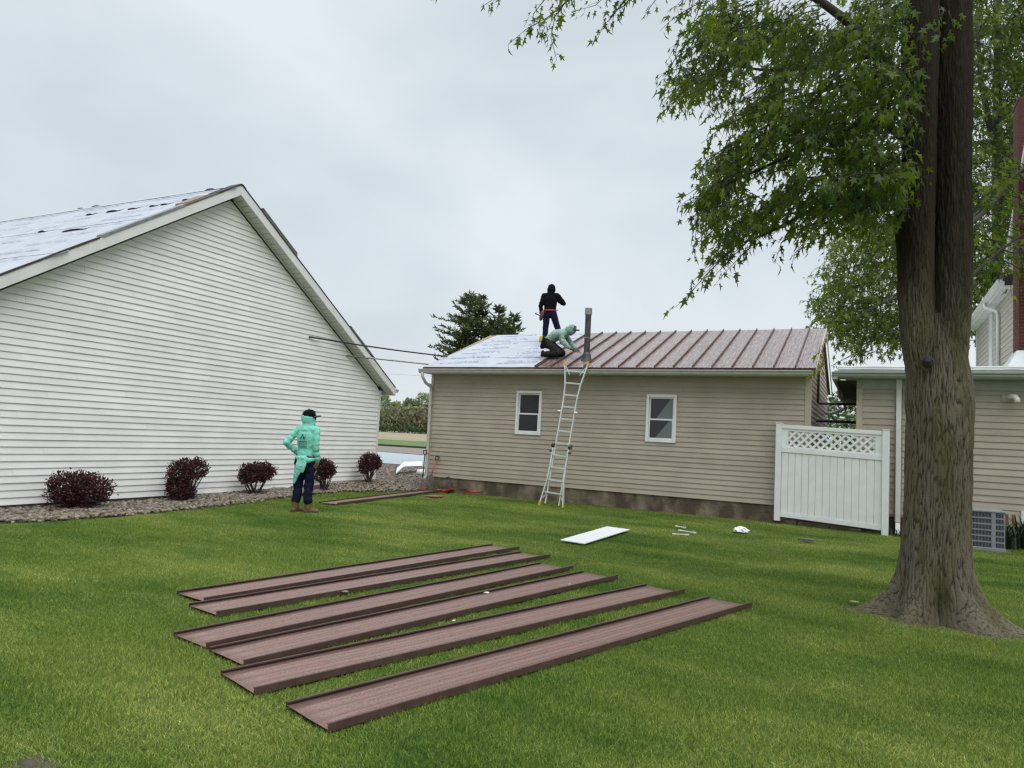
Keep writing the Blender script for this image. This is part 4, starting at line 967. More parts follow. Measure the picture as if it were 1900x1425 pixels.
def hand(mb, w, d, n, curl=.4, side=1):
    """palm and five fingers from wrist w along d; n is the palm's outward normal"""
    w = np.array(w, float); d = _n(d); n = _n(np.array(n, float)-d*np.dot(n, d)); x = np.cross(d, n)
    for k in (-1, 0, 1): mb.capsule(w, w+d*.085+x*.024*k, .021, .017, 8)
    for k, L in ((-1.5, .060), (-.5, .075), (.5, .080), (1.5, .070)):
        a = w+d*.088+x*.019*k; d1 = _n(d-n*curl*.6); b = a+d1*L*.5; d2 = _n(d-n*curl*1.6); mb.chain([(a, .0105), (b, .0098), (b+d2*L*.5, .008)], 8)
    a = w+d*.025+x*.03*side; d1 = _n(d*.75+x*.7*side-n*curl*.4); b = a+d1*.045; mb.chain([(a, .014), (b, .0115), (b+_n(d+x*.2*side-n*curl)*.035, .009)], 8)
def head(mb, c, f, up=(0, 0, 1)):
    c = np.array(c, float); f = _n(f); up = _n(np.array(up, float)); r = np.cross(f, up)
    mb.capsule(c-f*.012+up*.03, c+f*.012+up*.015, .092, .088, 16); mb.capsule(c+f*.02, c+f*.048-up*.085, .075, .040, 14)
    mb.chain([(c+f*.095+up*.02, .011), (c+f*.112-up*.018, .015)], 8); mb.capsule(c+f*.088-up*.055-r*.018, c+f*.088-up*.055+r*.018, .010, .010, 8)
    mb.capsule(c+f*.084+up*.034-r*.045, c+f*.084+up*.034+r*.045, .012, .012, 8)
    for q in (1, -1):
        mb.capsule(c+r*q*.088-up*.02, c+r*q*.092+up*.02, .017, .02, 8, (.6, 1))
def folds(pts, step=.045, amp=.0065):
    """a sleeve or trouser chain with the cloth bunched into soft rings, tighter towards the end"""
    P = [np.array(p, float) for p, r in pts]; R = [r for p, r in pts]; out = []; k = 0; T = sum(np.linalg.norm(P[i+1]-P[i]) for i in range(len(P)-1)); u = 0
    for i in range(len(P)-1):
        L = np.linalg.norm(P[i+1]-P[i]); n = max(1, int(round(L/step)))
        for j in range(n):
            t = j/n; w = amp*(.35+.9*(u+L*t)/T)*(1 if k % 2 else -1)*rnd.uniform(.5, 1.3); out.append((P[i]*(1-t)+P[i+1]*t+np.array([rnd.gauss(0, .003), rnd.gauss(0, .003), 0]), R[i]*(1-t)+R[i+1]*t+w)); k += 1
        u += L
    out.append((P[-1], R[-1])); return out
def boot(parent, ankle, toe_dir, m=m_boot, s=1.):
    a = np.array(ankle, float); d = _n([*toe_dir[:2], toe_dir[2] if len(toe_dir) > 2 else 0]); mb = MB(); h = a[2]
    dn = np.array([0, 0, -1.])
    mb.capsule(a+[0, 0, .13], a+[0, 0, .01], .066*s, .062*s, 14); mb.capsule(a+dn*.035-d*.03, a+dn*.045+d*.15, .05*s, .042*s, 14); mb.capsule(a+dn*.03, a+dn*.04+d*.08, .052*s, .045*s, 12)
    b = blob('boot', mb, m, parent, .010, 3, .006, .04)
    k = MB(); sd = np.cross(d, [0, 0, 1.]); zb = -.078
    out = [(-.085, -.03), (-.085, .03), (-.03, .045), (.07, .05), (.14, .045), (.19, .015), (.19, -.015), (.14, -.045), (.07, -.05), (-.03, -.045)]
    k.prism([a+d*u+sd*v+np.array([0, 0, zb]) for u, v in out], (0, 0, .03)); s_ = obj('sole', k, m_sole, b, local=True)
    return b
def torso(mb, pts, ring=(1.15, .8)):
    for (p, r), (q, t) in zip(pts[:-1], pts[1:]): mb.capsule(p, q, r, t, 18, ring, (1, 0, 0))

# -- worker standing on the lawn, mint hoodie, cap over the hood
feet = gnd(559, 951, 0)
pw_ = thing('person', 'person in mint hooded shirt and cap standing on the lawn, hand on hip', 'person', tuple(feet), rotz=R_(16))
SC = 1.07; pw_.scale = (SC, SC, SC)
A_ = dict(shR=(.165, 0, 1.405), elR=(.195, -.03, 1.13), wrR=(.20, .05, .885), shL=(-.165, 0, 1.405), elL=(-.300, -.12, 1.17), wrL=(-.17, .04, 1.0))
hc = np.array([.01, .02, 1.60]); hf = _n([.78, .62, .02])
mb = MB(); torso(mb, [((0, 0, .93), .11), ((0, 0, 1.1), .105), ((0, 0, 1.3), .115), ((0, 0, 1.4), .09)])
mb.chain([((0, 0, 1.40), .06), (hc-[0, 0, .08], .055)]); head(mb, hc, hf)
mb.chain([(A_['shR'], .05), (A_['elR'], .042), (A_['wrR'], .028)]); mb.chain([(A_['shL'], .05), (A_['elL'], .042), (A_['wrL'], .028)])
hand(mb, A_['wrR'], (-.02, .22, -1), (1, 0, 0), .5, 1); hand(mb, A_['wrL'], (.5, .75, -.3), (-1, .3, .2), .4, -1)
for q in (1, -1): mb.chain([((.09*q, 0, .92), .085), ((.10*q, .02, .50), .055), ((.105*q, 0, .10), .042)])
blob('body', mb, m_skin, pw_, .008, 3)
mb = MB(); torso(mb, [((0, 0, .90), .150), ((0, 0, .97), .143), ((0, 0, 1.01), .150), ((0, .0, 1.07), .139), ((0, -.005, 1.28), .158), ((0, -.005, 1.40), .125)], (1.02, .80))
mb.capsule((-.13, 0, 1.405), (.13, 0, 1.405), .072, .072); mb.chain([((0, -.01, 1.40), .110), ((.0, -.005, 1.49), .080), ((0, 0, 1.53), .080)])
mb.chain(folds([(A_['shR'], .070), ((.185, -.02, 1.26), .060), (A_['elR'], .055), ((.200, .01, 1.0), .050), (A_['wrR'], .046)])); mb.chain(folds([(A_['shL'], .070), (A_['elL'], .057), (A_['wrL'], .046)]))
mb.capsule(hc-hf*.02+[0, 0, .0], hc-hf*.012-[0, 0, .05], .112, .104); mb.capsule(hc+hf*.025-[0, 0, .035], hc+hf*.05-[0, 0, .075], .092, .07); mb.capsule(hc+[0, 0, -.09]+hf*.0, hc+[0, 0, -.12], .10, .105)
hd = blob('hooded_shirt', mb, m_mint, pw_, .008, 2, .022, .09)
# print on the back: a peaked emblem, a name line and small lines, laid on the cloth
dgp = [hd.data.vertices[i].co.copy() for i in range(len(hd.data.vertices))]
bvh = BVHTree.FromPolygons(dgp, [tuple(p.vertices) for p in hd.data.polygons])
def decal(polys):
    mb = MB()
    for P in polys:
        V = []
        for x, z in P:
            h = bvh.ray_cast(Vector((x, -.6, z)), Vector((0, 1, 0)))[0]; yy = (h.y if h else -.14)-.013; V.append((x, yy, z))
        mb.add(V, [tuple(range(len(V)))])
    return mb
pol = []
for (x0, x1, z0, z1) in ((-.045, -.012, 1.245, 1.33), (.018, -.012, 1.245, 1.33)): pol.append([(x0-.008, z0), (x0+.012, z0), (x1+.010, z1), (x1-.008, z1)])
pol += [[(.030, 1.245), (.042, 1.245), (.042, 1.31), (.030, 1.325)], [(-.05, 1.245), (-.02, 1.262), (-.012, 1.28), (-.03, 1.262)]]
xx = -.085
while xx < .07: w = rnd.uniform(.007, .012); pol.append([(xx, 1.19), (xx+w, 1.19), (xx+w, 1.21+rnd.random()*.008), (xx, 1.212)]); xx += w+.004
for zz in (1.172, 1.157, 1.142, 1.127, 1.112, 1.097):
    xx = -.085
    while xx < .062: w = rnd.uniform(.012, .03); pol.append([(xx, zz), (xx+w, zz), (xx+w, zz+.006), (xx, zz+.006)]); xx += w+.006
link('back_print', decal(pol).mesh('back_print', m_print_dark), hd, local=True)
mb = MB(); torso(mb, [((0, 0, .88), .128), ((0, 0, .95), .130)], (1.08, .85))
for q in (1, -1): mb.chain(folds([((.078*q, 0, .90), .104), ((.094*q, .025, .52), .082), ((.10*q, .0, .32), .080), ((.108*q, -.010, .21), .078)], .06, .007))
blob('trousers', mb, m_navy, pw_, .011, 3, .03, .06)
boot(pw_, (.108, .005, .078), (.85, .5)); boot(pw_, (-.112, -.015, .078), (.3, 1))
mb = MB()
mb.chain([((0, -.135, .92), .050), ((-.015, -.150, .80), .060), ((-.07, -.145, .64), .042), ((-.105, -.13, .50), .016)], 14, (1.25, .6), (1, 0, 0))
mb.chain([((.05, -.135, .92), .050), ((.045, -.152, .80), .050), ((.035, -.150, .71), .034)], 14, (1.1, .6), (1, 0, 0))
mb.chain([((.03, -.13, .92), .050), ((.10, -.105, .89), .046), ((.15, -.02, .90), .036)], 14); mb.chain([((-.02, -.13, .925), .040), ((-.11, -.09, .925), .034), ((-.145, .0, .93), .028)], 12)
blob('tied_sleeves', mb, m_mint, pw_, .007, 3, .014, .04)
def cap(parent, c, f, m, mb_, brim=.085, up=(0, 0, 1)):
    c = np.array(c, float); f = _n(f); up = _n(up); r = np.cross(f, up)
    mb = MB(); n_ = 18; V = []
    for i in range(7):
        t = i/6*math.pi/2
        for k in range(n_): a = 2*math.pi*k/n_; V.append(c + (f*math.cos(a)*.122 + r*math.sin(a)*.112)*math.cos(t)**.8 + up*(.118*math.sin(t)))
    F = [(i*n_+k, i*n_+(k+1) % n_, (i+1)*n_+(k+1) % n_, (i+1)*n_+k) for i in range(6) for k in range(n_)]
    mb.add(V, F); o = obj('cap', mb, m, parent, smooth=True, local=True); o.modifiers.new('t', 'SOLIDIFY').thickness = .006
    b = MB(); V = []
    for i in range(9):
        a = (i/8-.5)*math.pi*.85; e = f*math.cos(a)*.118+r*math.sin(a)*.108; g_ = f*(.118*math.cos(a)+brim*math.cos(a*.95))+r*math.sin(a)*.10
        V += [c+e+up*.004, c+g_+up*(.004-.030*abs(math.sin(a)))]
    b.add(V, [(2*i, 2*i+1, 2*i+3, 2*i+2) for i in range(8)]); bo = obj('brim', b, mb_, o, smooth=True, local=True); bo.modifiers.new('t', 'SOLIDIFY').thickness = .01
    k = MB(); k.capsule(c+up*.116, c+up*.122, .012, .012, 8); obj('button', k, mb_, o, local=True)
    p_ = MB(); V = []
    for i in range(7):
        a = (i/6-.5)*1.5; V += [c+f*math.cos(a)*.126+r*math.sin(a)*.116+up*.004, c+f*math.cos(a)*.105+r*math.sin(a)*.098+up*.088]
    p_.add(V, [(2*i, 2*i+1, 2*i+3, 2*i+2) for i in range(6)]); obj('front_panel', p_, m_capgrey, o, smooth=True, local=True)
    return o
cap(pw_, hc+[0, 0, .035], _n(hf+[0, 0, .10]), m_blackcl, m_black, up=_n([-.06, -.08, 1]))
mb = MB(); r_ = np.cross(hf, [0, 0, 1]); mb.capsule(hc+hf*.102+r_*.05+[0, 0, .012], hc+hf*.102-r_*.05+[0, 0, .012], .018, .018, 10); obj('dark_glasses', mb, m_black, pw_, smooth=True, local=True)

# -- worker standing on the roof, black hooded top, seen from behind
bx_, by_ = -8.12, 18.35
pb = thing('person', 'person in black hooded top and navy jeans standing on the garage roof', 'person', (bx_, by_, groof(by_)+.012), rotz=R_(14))
mb = MB(); A2 = dict(shR=(.19, 0, 1.40), elR=(.37, .04, 1.19), wrR=(.18, .26, 1.32), shL=(-.19, 0, 1.40), elL=(-.27, -.02, 1.10), wrL=(-.24, .05, .87))
hc2 = np.array([.01, .03, 1.60]); torso(mb, [((0, 0, .93), .12), ((0, 0, 1.1), .115), ((0, 0, 1.3), .13), ((0, 0, 1.4), .10)])
mb.chain([((0, 0, 1.40), .06), (hc2-[0, 0, .08], .055)]); head(mb, hc2, (.1, 1, -.1))
mb.chain([(A2['shR'], .05), (A2['elR'], .042), (A2['wrR'], .028)]); mb.chain([(A2['shL'], .05), (A2['elL'], .042), (A2['wrL'], .028)])
hand(mb, A2['wrR'], (-.5, .35, .8), (0, 1, 0), .5, 1); hand(mb, A2['wrL'], (.02, .2, -1), (-1, 0, 0), .5, -1)
LEG2 = {1: [((.09, 0, .92), .085), ((.22, .06, .52), .055), ((.36, .10, .13), .042)], -1: [((-.09, 0, .92), .085), ((-.105, .01, .50), .055), ((-.115, -.02, .09), .042)]}
for q in (1, -1): mb.chain(LEG2[q])
blob('body', mb, m_skin, pb, .008, 3)
mb = MB(); torso(mb, [((0, 0, .985), .158), ((0, 0, 1.08), .155), ((0, 0, 1.28), .178), ((0, 0, 1.40), .14)], (1.1, .8)); mb.capsule((-.155, 0, 1.40), (.155, 0, 1.40), .085, .085)
mb.chain([((0, 0, 1.40), .12), ((0, .0, 1.50), .10), ((.0, .01, 1.56), .115)])
mb.capsule(hc2+[0, -.02, -.03], hc2+[.0, -.01, .035], .122, .108); mb.capsule(hc2+[0, -.02, .04], hc2+[.0, -.0, .075], .09, .06)
mb.chain(folds([(A2['shR'], .082), (A2['elR'], .072), (A2['wrR'], .052)])); mb.chain(folds([(A2['shL'], .082), (A2['elL'], .066), (A2['wrL'], .050)]))
blob('hooded_top', mb, m_blackcl, pb, .010, 3, .024, .06)
mb = MB(); torso(mb, [((0, 0, .90), .135), ((0, 0, .975), .14)], (1.12, .85))
mb.chain([((.088, 0, .90), .108), ((.215, .055, .53), .086), ((.35, .09, .17), .074)]); mb.chain([((-.088, 0, .90), .108), ((-.105, .015, .52), .084), ((-.115, -.015, .12), .072)])
blob('trousers', mb, m_navy, pb, .011, 3, .022, .06)
boot(pb, (.37, .105, .135), (.5, .9), m_boot); boot(pb, (-.118, -.02, .075), (-.1, 1), m_boot)
mb = MB(); pts = [(.172*math.sin(a), -.125*math.cos(a), .972) for a in np.linspace(-2.9, 2.9, 24)]; mb.tube(pts, .02, 8); tbelt = obj('tool_belt', mb, m_red, pb, smooth=True, local=True)
mb = MB(); mb.chain([((-.20, -.05, .93), .05), ((-.225, -.05, .82), .062), ((-.245, -.06, .72), .045)]); mb.capsule((-.18, -.11, .90), (-.20, -.12, .80), .045, .05); blob('pouch', mb, m_leather, tbelt, .01, 2, .01, .03)
mb = MB(); mb.tube([(-.24, -.08, .80), (-.36, -.10, .86)], .014, 8); hm = obj('hammer_handle', mb, m_leather, tbelt, local=True)
mb = MB(); mb.tube([(-.38, -.145, .87), (-.38, -.06, .865)], .022, 8); obj('hammer_head', mb, m_dgrey, tbelt, local=True)
mb = MB(); mb.tube([(.17, -.05, .95), (.24, -.05, 1.0)], .013, 8); obj('tool_handle', mb, m_zinc, tbelt, local=True)

# -- worker kneeling on the roof, pale mint hooded shirt, bent over the new panel
kx, ky = -7.50, 16.95
pk = thing('person', 'person in pale mint hooded shirt kneeling on the garage roof beside the flue pipe', 'person', (kx, ky, groof(ky)+.02), rotz=R_(-88))
SK = 1.0
shk = {1: (.17, .40, .60), -1: (-.17, .40, .60)}; elk = {1: (.20, .47, .36), -1: (-.19, .55, .40)}; wrk = {1: (.10, .70, .19), -1: (-.10, .74, .19)}
hck = np.array([0, .60, .70]); hfk = _n([.05, .75, -.45])
LEGK = {1: [((.10, 0, .38), .09), ((.15, .36, .12), .06), ((.15, -.04, .075), .045)], -1: [((-.10, 0, .38), .09), ((-.14, .34, .14), .06), ((-.14, -.06, .09), .045)]}
mb = MB(); torso(mb, [((0, 0, .40), .12), ((0, .22, .56), .12), ((0, .40, .62), .12)]); mb.chain([((0, .42, .63), .06), (hck-hfk*.03, .055)]); head(mb, hck, hfk, (0, .5, .85))
for q in (1, -1):
    mb.chain([(shk[q], .05), (elk[q], .042), (wrk[q], .028)]); hand(mb, wrk[q], (-.15*q, .85, -.25), (0, .2, 1), .5, -q); mb.chain(LEGK[q])
blob('body', mb, m_skin, pk, .008, 3)
mb = MB(); torso(mb, [((0, .04, .47), .155), ((0, .20, .585), .165), ((0, .38, .62), .155)], (1.12, .85)); mb.capsule((-.14, .40, .61), (.14, .40, .61), .085, .085)
mb.chain([((0, .42, .64), .11), ((0, .52, .68), .10), (hck, .112)])
mb.capsule(hck-hfk*.035, hck+hfk*.02+[0, 0, .02], .122, .116)
for q in (1, -1): mb.chain(folds([(shk[q], .076), (elk[q], .060), (np.array(elk[q])*.35+np.array(wrk[q])*.65, .052)]))
blob('hooded_shirt', mb, m_mint2, pk, .009, 3, .03, .05)
mb = MB(); torso(mb, [((0, -.02, .37), .14), ((0, .04, .44), .145)], (1.15, .95))
for q in (1, -1): mb.chain([(LEGK[q][0][0], .118), (LEGK[q][1][0], .088), (LEGK[q][2][0], .07)])
blob('trousers', mb, m_camo, pk, .010, 3, .02, .05)
for q in (1, -1):
    mb = MB(); a = np.array(LEGK[q][2][0]); mb.capsule(a+[0, .05, 0], a+[0, -.04, .0], .062, .058); mb.capsule(a+[0, -.05, .02], a+[.0, -.06, -.03], .05, .045); mb.capsule(a+[0, -.05, .06], a+[0, -.07, -.035], .045, .04); blob('boot', mb, m_blackcl if q < 0 else m_camo, pk, .01, 3)
for q in (1, -1):
    mb = MB(); mb.capsule(np.array(wrk[q])-[0, .05, -.02], np.array(wrk[q])+[-.01*q, .06, -.01], .031, .031, 10); blob('glove_cuff', mb, m_skind, pk, .008, 2)
mb = MB(); pts = [(.175*math.sin(a), .0-.15*math.cos(a), .46-.08*math.cos(a)*-.6) for a in np.linspace(-2.9, 2.9, 24)]; mb.tube(pts, .025, 8); kb = obj('tool_belt', mb, m_blackcl, pk, smooth=True, local=True)
mb = MB(); mb.chain([((.19, -.06, .40), .06), ((.20, -.08, .27), .07)]); blob('pouch', mb, m_blackcl, kb, .01, 2, .01, .03)
mb = MB(); mb.capsule((.16, -.15, .52), (.16, -.16, .42), .04, .045); obj('tape_measure', mb, m_yellow, kb, smooth=True, local=True)
cap(pk, hck+_n([0, .35, .9])*.045, _n([.05, .95, -.12]), m_mint2, m_black, .11, up=(0, .25, .97))

# ------------------------------------------------------------------ shrubs in the rock bed
QV = np.array([(-.32, 0, 0), (.32, 0, 0), (.28, .7, .06), (0, 1, 0), (-.28, .7, .06)]); QF3 = np.array([(0, 1, 2), (0, 2, 4), (4, 2, 3)])
def leaves_mesh(name, C, D, Nn, sz, m, par=None, TV=QV, TF=QF3):
    V, F = scatter(C, rotmats(D, Nn), sz, TV, TF); o = link(name, np_mesh(name, V, F, m), par); return o
def shrub(px, py, lobes, h, label, n=4200, base=None):
    c = onX(px, py, -11.62); c[2] = float(bed_z(c[0], c[1]))
    t = thing('barberry_shrub', label, 'shrub', tuple(c), 'dark red shrubs along the white wall'); C = []; D = []
    wt = np.array([l[3]*l[4]*l[5] for l in lobes])**.8; wt /= wt.sum()
    sm = MB()
    for (ux, uy, uz, rx, ry_, rz), w in zip(lobes, wt):
        k = int(n*w); q = rng.normal(size=(k, 3)); q /= np.linalg.norm(q, axis=1, keepdims=True); r = rng.uniform(.35, 1, (k, 1))**.5
        # u along the wall (+Y), twiggy outline: little shoots push out
        nz = np.array([noise.noise(Vector((a[0]*3.1+ux*9, a[1]*3.1, a[2]*3.1+uz*5))) for a in q])[:, None]
        r = r*(1+.42*nz) + (rng.random((k, 1)) < .10)*rng.uniform(.0, .30, (k, 1))
        P = q*r*np.array([ry_, rx, rz])+np.array([uy, ux, uz]); C.append(P); D.append(q*.6+rng.normal(0, .5, (k, 3))+[0, 0, .45])
        for _ in range(5):
            a = np.array([rnd.uniform(-.05, .05), rnd.uniform(-.06, .06), -.05]); b = np.array([uy, ux, uz])+np.array([rnd.gauss(0, .4)*ry_, rnd.gauss(0, .4)*rx, rnd.gauss(.1, .3)*rz]); mid = (a+b)/2+np.array([rnd.gauss(0, .03), rnd.gauss(0, .03), -.02])
            sm.tube([c+a, c+mid, c+b], [.016, .011, .005], 6)
    C = np.concatenate(C)+c; D = np.concatenate(D); ok = C[:, 0] > WX+.03; C, D = C[ok], D[ok]
    C[:, 2] = np.maximum(C[:, 2], c[2]+.03)
    obj('stems', sm, m_shrubstem, t); f = leaves_mesh('foliage', C, D, rng.normal(size=C.shape), rng.uniform(.022, .042, len(C)), m_shrub, t); f['kind'] = 'stuff'
shrub(143, 938, [(-.16, 0, .36, .34, .30, .25), (.18, 0, .31, .36, .30, .25), (.02, 0, .20, .46, .30, .18)], .6, 'widest low dark red shrub, leftmost in the rock bed along the white wall', 7200)
shrub(340, 923, [(-.10, 0, .50, .25, .26, .24), (.22, 0, .58, .24, .22, .18), (-.14, 0, .24, .22, .24, .22), (.06, 0, .16, .16, .18, .16), (-.05, 0, .72, .07, .07, .10), (.24, 0, .74, .06, .06, .09)], .8, 'tallest dark red shrub with a lopsided fan shape, second from the left', 6400)
shrub(473, 914, [(-.10, 0, .46, .30, .26, .19), (.16, 0, .47, .28, .26, .20), (-.3, 0, .36, .12, .14, .12)], .7, 'rounded dark red shrub on short bare stems just left of the standing worker', 5200)
shrub(600, 901, [(-.02, 0, .55, .24, .22, .20), (.14, 0, .48, .17, .18, .18), (-.12, 0, .34, .12, .14, .14)], .7, 'dark red shrub just right of the standing worker by the white wall', 4200)
shrub(684, 889, [(.03, 0, .56, .30, .26, .21), (-.20, 0, .42, .16, .16, .16), (.2, 0, .5, .18, .18, .15)], .75, 'dark red shrub with a leaning bare stem at the far corner of the white wall', 4600)

# ------------------------------------------------------------------ big maple in the foreground
TX, TY = .585, 8.27
mt = thing('maple_tree', 'big old maple with flared twin trunk and drooping leaves in the right foreground', 'tree', (TX, TY, 0))
def bark_loft(rings, nth, par_amp=.014, fr=46., seed=0., roots=None):
    """rings: list of (centre, radius, lobe function or None) -> vertices, ridge attribute"""
    th = np.linspace(0, 2*math.pi, nth, endpoint=False); V = []; A = []
    for c, r, lobe in rings:
        for a in th:
            rr = r*(lobe(a) if lobe else 1.); ca, sa = math.cos(a), math.sin(a); z = c[2]
            p = Vector(((c[0]+ca*max(.28, rr*.8))*fr+seed, (c[1]+sa*max(.28, rr*.8))*fr, z*5.2))
            w = noise.noise(Vector((ca*3+seed, sa*3, z*2.2)))*.9
            p.x += w; p.y += w
            n1 = noise.noise(p); n2 = noise.noise(Vector((p.x*2.1, p.y*2.1, p.z*2.4)))
            ridge = min(1., (abs(n1)*1.7+abs(n2)*.55)**.8)
            und = noise.noise(Vector((ca*1.3+seed, sa*1.3, z*.7)))*.03
            rr = rr+und+par_amp*(ridge-.5)*(1+.6*(rr-.3 if rr > .3 else 0)); V.append((c[0]+ca*rr, c[1]+sa*rr, z)); A.append(ridge)
    n = len(rings); F = []
    i = np.arange(n-1)[:, None]*nth; k = np.arange(nth)[None]; k2 = (k+1) % nth
    F = np.stack([i+k, i+k2, i+nth+k2, i+nth+k], 2).reshape(-1, 4)
    return np.array(V), np.array(A), F
ROOTS = [(math.pi*1.02, .45, .32), (math.pi*1.30, .22, .32), (-.20, .50, .28), (-.80, .36, .32), (1.3, .45, .4), (2.3, .4, .4)]
def flare(z):
    def L(a):
        s_ = 0
        for ang, amp, wd in ROOTS:
            d = (a-ang+math.pi) % (2*math.pi)-math.pi; s_ += amp*math.exp(-(d/wd)**2)
        e = math.exp(-max(z, 0)/.19); e2 = math.exp(-max(z, 0)/.42)
        crot = 0
        if z > 1.9: crot = .10*min(1, (z-1.9)/.5)*math.cos(2*a)      # widening along X before the fork
        hollow = -.30*math.exp(-(((a-math.pi*1.50+math.pi) % (2*math.pi)-math.pi)/.20)**2)*math.exp(-((z-.14)/.17)**2)
        return 1+s_*e/.29*1.0+.10*e2+crot+hollow
    return L
zs = np.concatenate([np.linspace(-.08, .6, 130), np.linspace(.605, 3.0, 260)])
rings = [((TX+.02*math.sin(z*1.1), TY, z), .288*(1 if z < 2.05 else 1-.5*((z-2.05)/.95)**1.5), flare(z)) for z in zs]
parts = [bark_loft(rings, 340)]
zl = np.concatenate([np.linspace(1.8, 5.6, 330), np.linspace(5.62, 9.5, 90)])
def stem(x0, x1, r0, r1, y1, seed, bulge=None):
    rg = []
    for z in zl:
        t = (z-1.8)/7.7; r = (r0+(r1-r0)*t); e_ = min(1, (z-1.8)/1.5); e_ = e_*e_*(3-2*e_); cx = x0+(x1-x0)*e_; r *= .93+.07*min(1, (z-1.8)/.6); cy = TY+(y1-TY)*t
        lob = None
        if bulge: b_ = .28*math.exp(-((z-bulge)/.28)**2); lob = (lambda b_: (lambda a: 1+b_*max(0, math.cos(a-math.pi))))(b_)
        rg.append(((cx, cy, z), r, lob))
    return rg
parts.append(bark_loft(stem(TX-.07, TX-.175, .170, .145, 8.18, 3., 4.0), 190, .016, 46., 3.))
parts.append(bark_loft(stem(TX+.07, TX+.135, .170, .135, 8.40, 8., None), 190, .016, 46., 8.))
Vt = []; At = []; Ft = []; o_ = 0
for V, A, F in parts: Vt.append(V); At.append(A); Ft.append(F+o_); o_ += len(V)
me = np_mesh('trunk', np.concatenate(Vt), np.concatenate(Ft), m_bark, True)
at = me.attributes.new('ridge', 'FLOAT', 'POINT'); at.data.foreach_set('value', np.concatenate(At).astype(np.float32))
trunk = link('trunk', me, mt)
mb = MB(); kc = np.array([TX-.10, TY-.285, 2.50]); mb.tube([kc+[0, .03, 0], kc+[0, -.012, 0], kc+[0, -.02, 0], kc+[0, .02, 0]], [.06, .055, .035, .025], 14); obj('knot_hole', mb, m_felt, trunk, smooth=True)

LV = np.array([(0, .3, .02), (0, 0, 0), (.34, .02, -.05), (.16, .2, 0), (.52, .50, -.08), (.36, .50, -.04), (.13, .47, .01), (.10, .66, 0), (0, 1.02, -.10), (-.10, .66, 0), (-.13, .47, .01), (-.36, .50, -.04), (-.52, .50, -.08), (-.16, .2, 0), (-.34, .02, -.05)])
LF = np.array([(0, i, i+1) for i in range(1, 14)]+[(0, 14, 1)])
LV2 = LV*np.array([.62, 1.0, 1.0])+np.stack([0*LV[:, 0], 0*LV[:, 0], np.abs(LV[:, 0])*.55-.1*LV[:, 1]**2], 1)
LV3 = LV*np.array([.85, .95, 1.0])+np.stack([.12*LV[:, 1]**2, 0*LV[:, 0], -.34*LV[:, 1]**2+.25*np.abs(LV[:, 0])], 1)
LVS = [LV, LV2, LV3]
def scatter_mix(C, Rm, sz):
    k = rng.integers(0, 3, len(C)); Vs = []; Fs = []; o_ = 0
    for i in range(3):
        q = k == i
        if not q.any(): continue
        Rq = Rm[q].copy(); Rq[:, :, 0] *= rng.uniform(.5, 1.05, q.sum())[:, None]
        V, F = scatter(C[q], Rq, np.asarray(sz)[q], LVS[i], LF); Vs.append(V); Fs.append(F+o_); o_ += len(V)
    return np.concatenate(Vs), np.concatenate(Fs)
class Foliage:
    def __init__(s): s.C = []; s.D = []; s.N = []; s.S = []; s.tw = MB()
    def leaf(s, c, d, size): s.C.append(c); s.D.append(d); s.N.append((rnd.gauss(0, .8), rnd.gauss(0, .8), rnd.gauss(.15, .5))); s.S.append(size)
    def spray(s, pts, nleaf, size, rad=.006, spread=.10, droop=.9):
        P = [np.array(p, float) for p in pts]; s.tw.tube(P, [rad*(1-.75*i/(len(P)-1)) for i in range(len(P))], 4, False)
        L = np.array([np.linalg.norm(P[i+1]-P[i]) for i in range(len(P)-1)]); cum = np.concatenate([[0], np.cumsum(L)]); T = cum[-1]
        for i in range(nleaf):
            u = T*(.12+.88*((i+rnd.random())/nleaf)); k = min(len(L)-1, int(np.searchsorted(cum, u)-1)); k = max(k, 0)
            p = P[k]+(P[k+1]-P[k])*((u-cum[k])/max(L[k], 1e-6)); d = _n(P[k+1]-P[k])
            off = np.array([rnd.gauss(0, 1), rnd.gauss(0, 1), rnd.gauss(-.3, .7)]); off = _n(off)*spread*rnd.uniform(.3, 1)
            if size > .05 and rnd.random() < .6: s.tw.tube([p, p+off], .0018, 3, False)
            s.leaf(p+off, d*.5+_n(off)*.8+np.array([rnd.gauss(0, .35), rnd.gauss(0, .35), -droop*1.3]), size*rnd.uniform(.5, 1.25))
    def twig(s, p, d, L, nleaf, size, droop=.55, **k):
        p = np.array(p, float); d = _n(d); pts = [p]; n_ = 5
        for i in range(n_): d = _n(d+np.array([rnd.gauss(0, .16), rnd.gauss(0, .16), -droop*.22])); p = p+d*L/n_; pts.append(p)
        s.spray(pts, nleaf, size, **k)
def inpoly(x, y, poly):
    c = False; n = len(poly); j = n-1
    for i in range(n):
        if ((poly[i][1] > y) != (poly[j][1] > y)) and (x < (poly[j][0]-poly[i][0])*(y-poly[i][1])/(poly[j][1]-poly[i][1])+poly[i][0]): c = not c
        j = i
    return c
edge = Foliage(); mass = Foliage(); young = Foliage()
def PX(*pts): return [onY(*p) for p in pts]
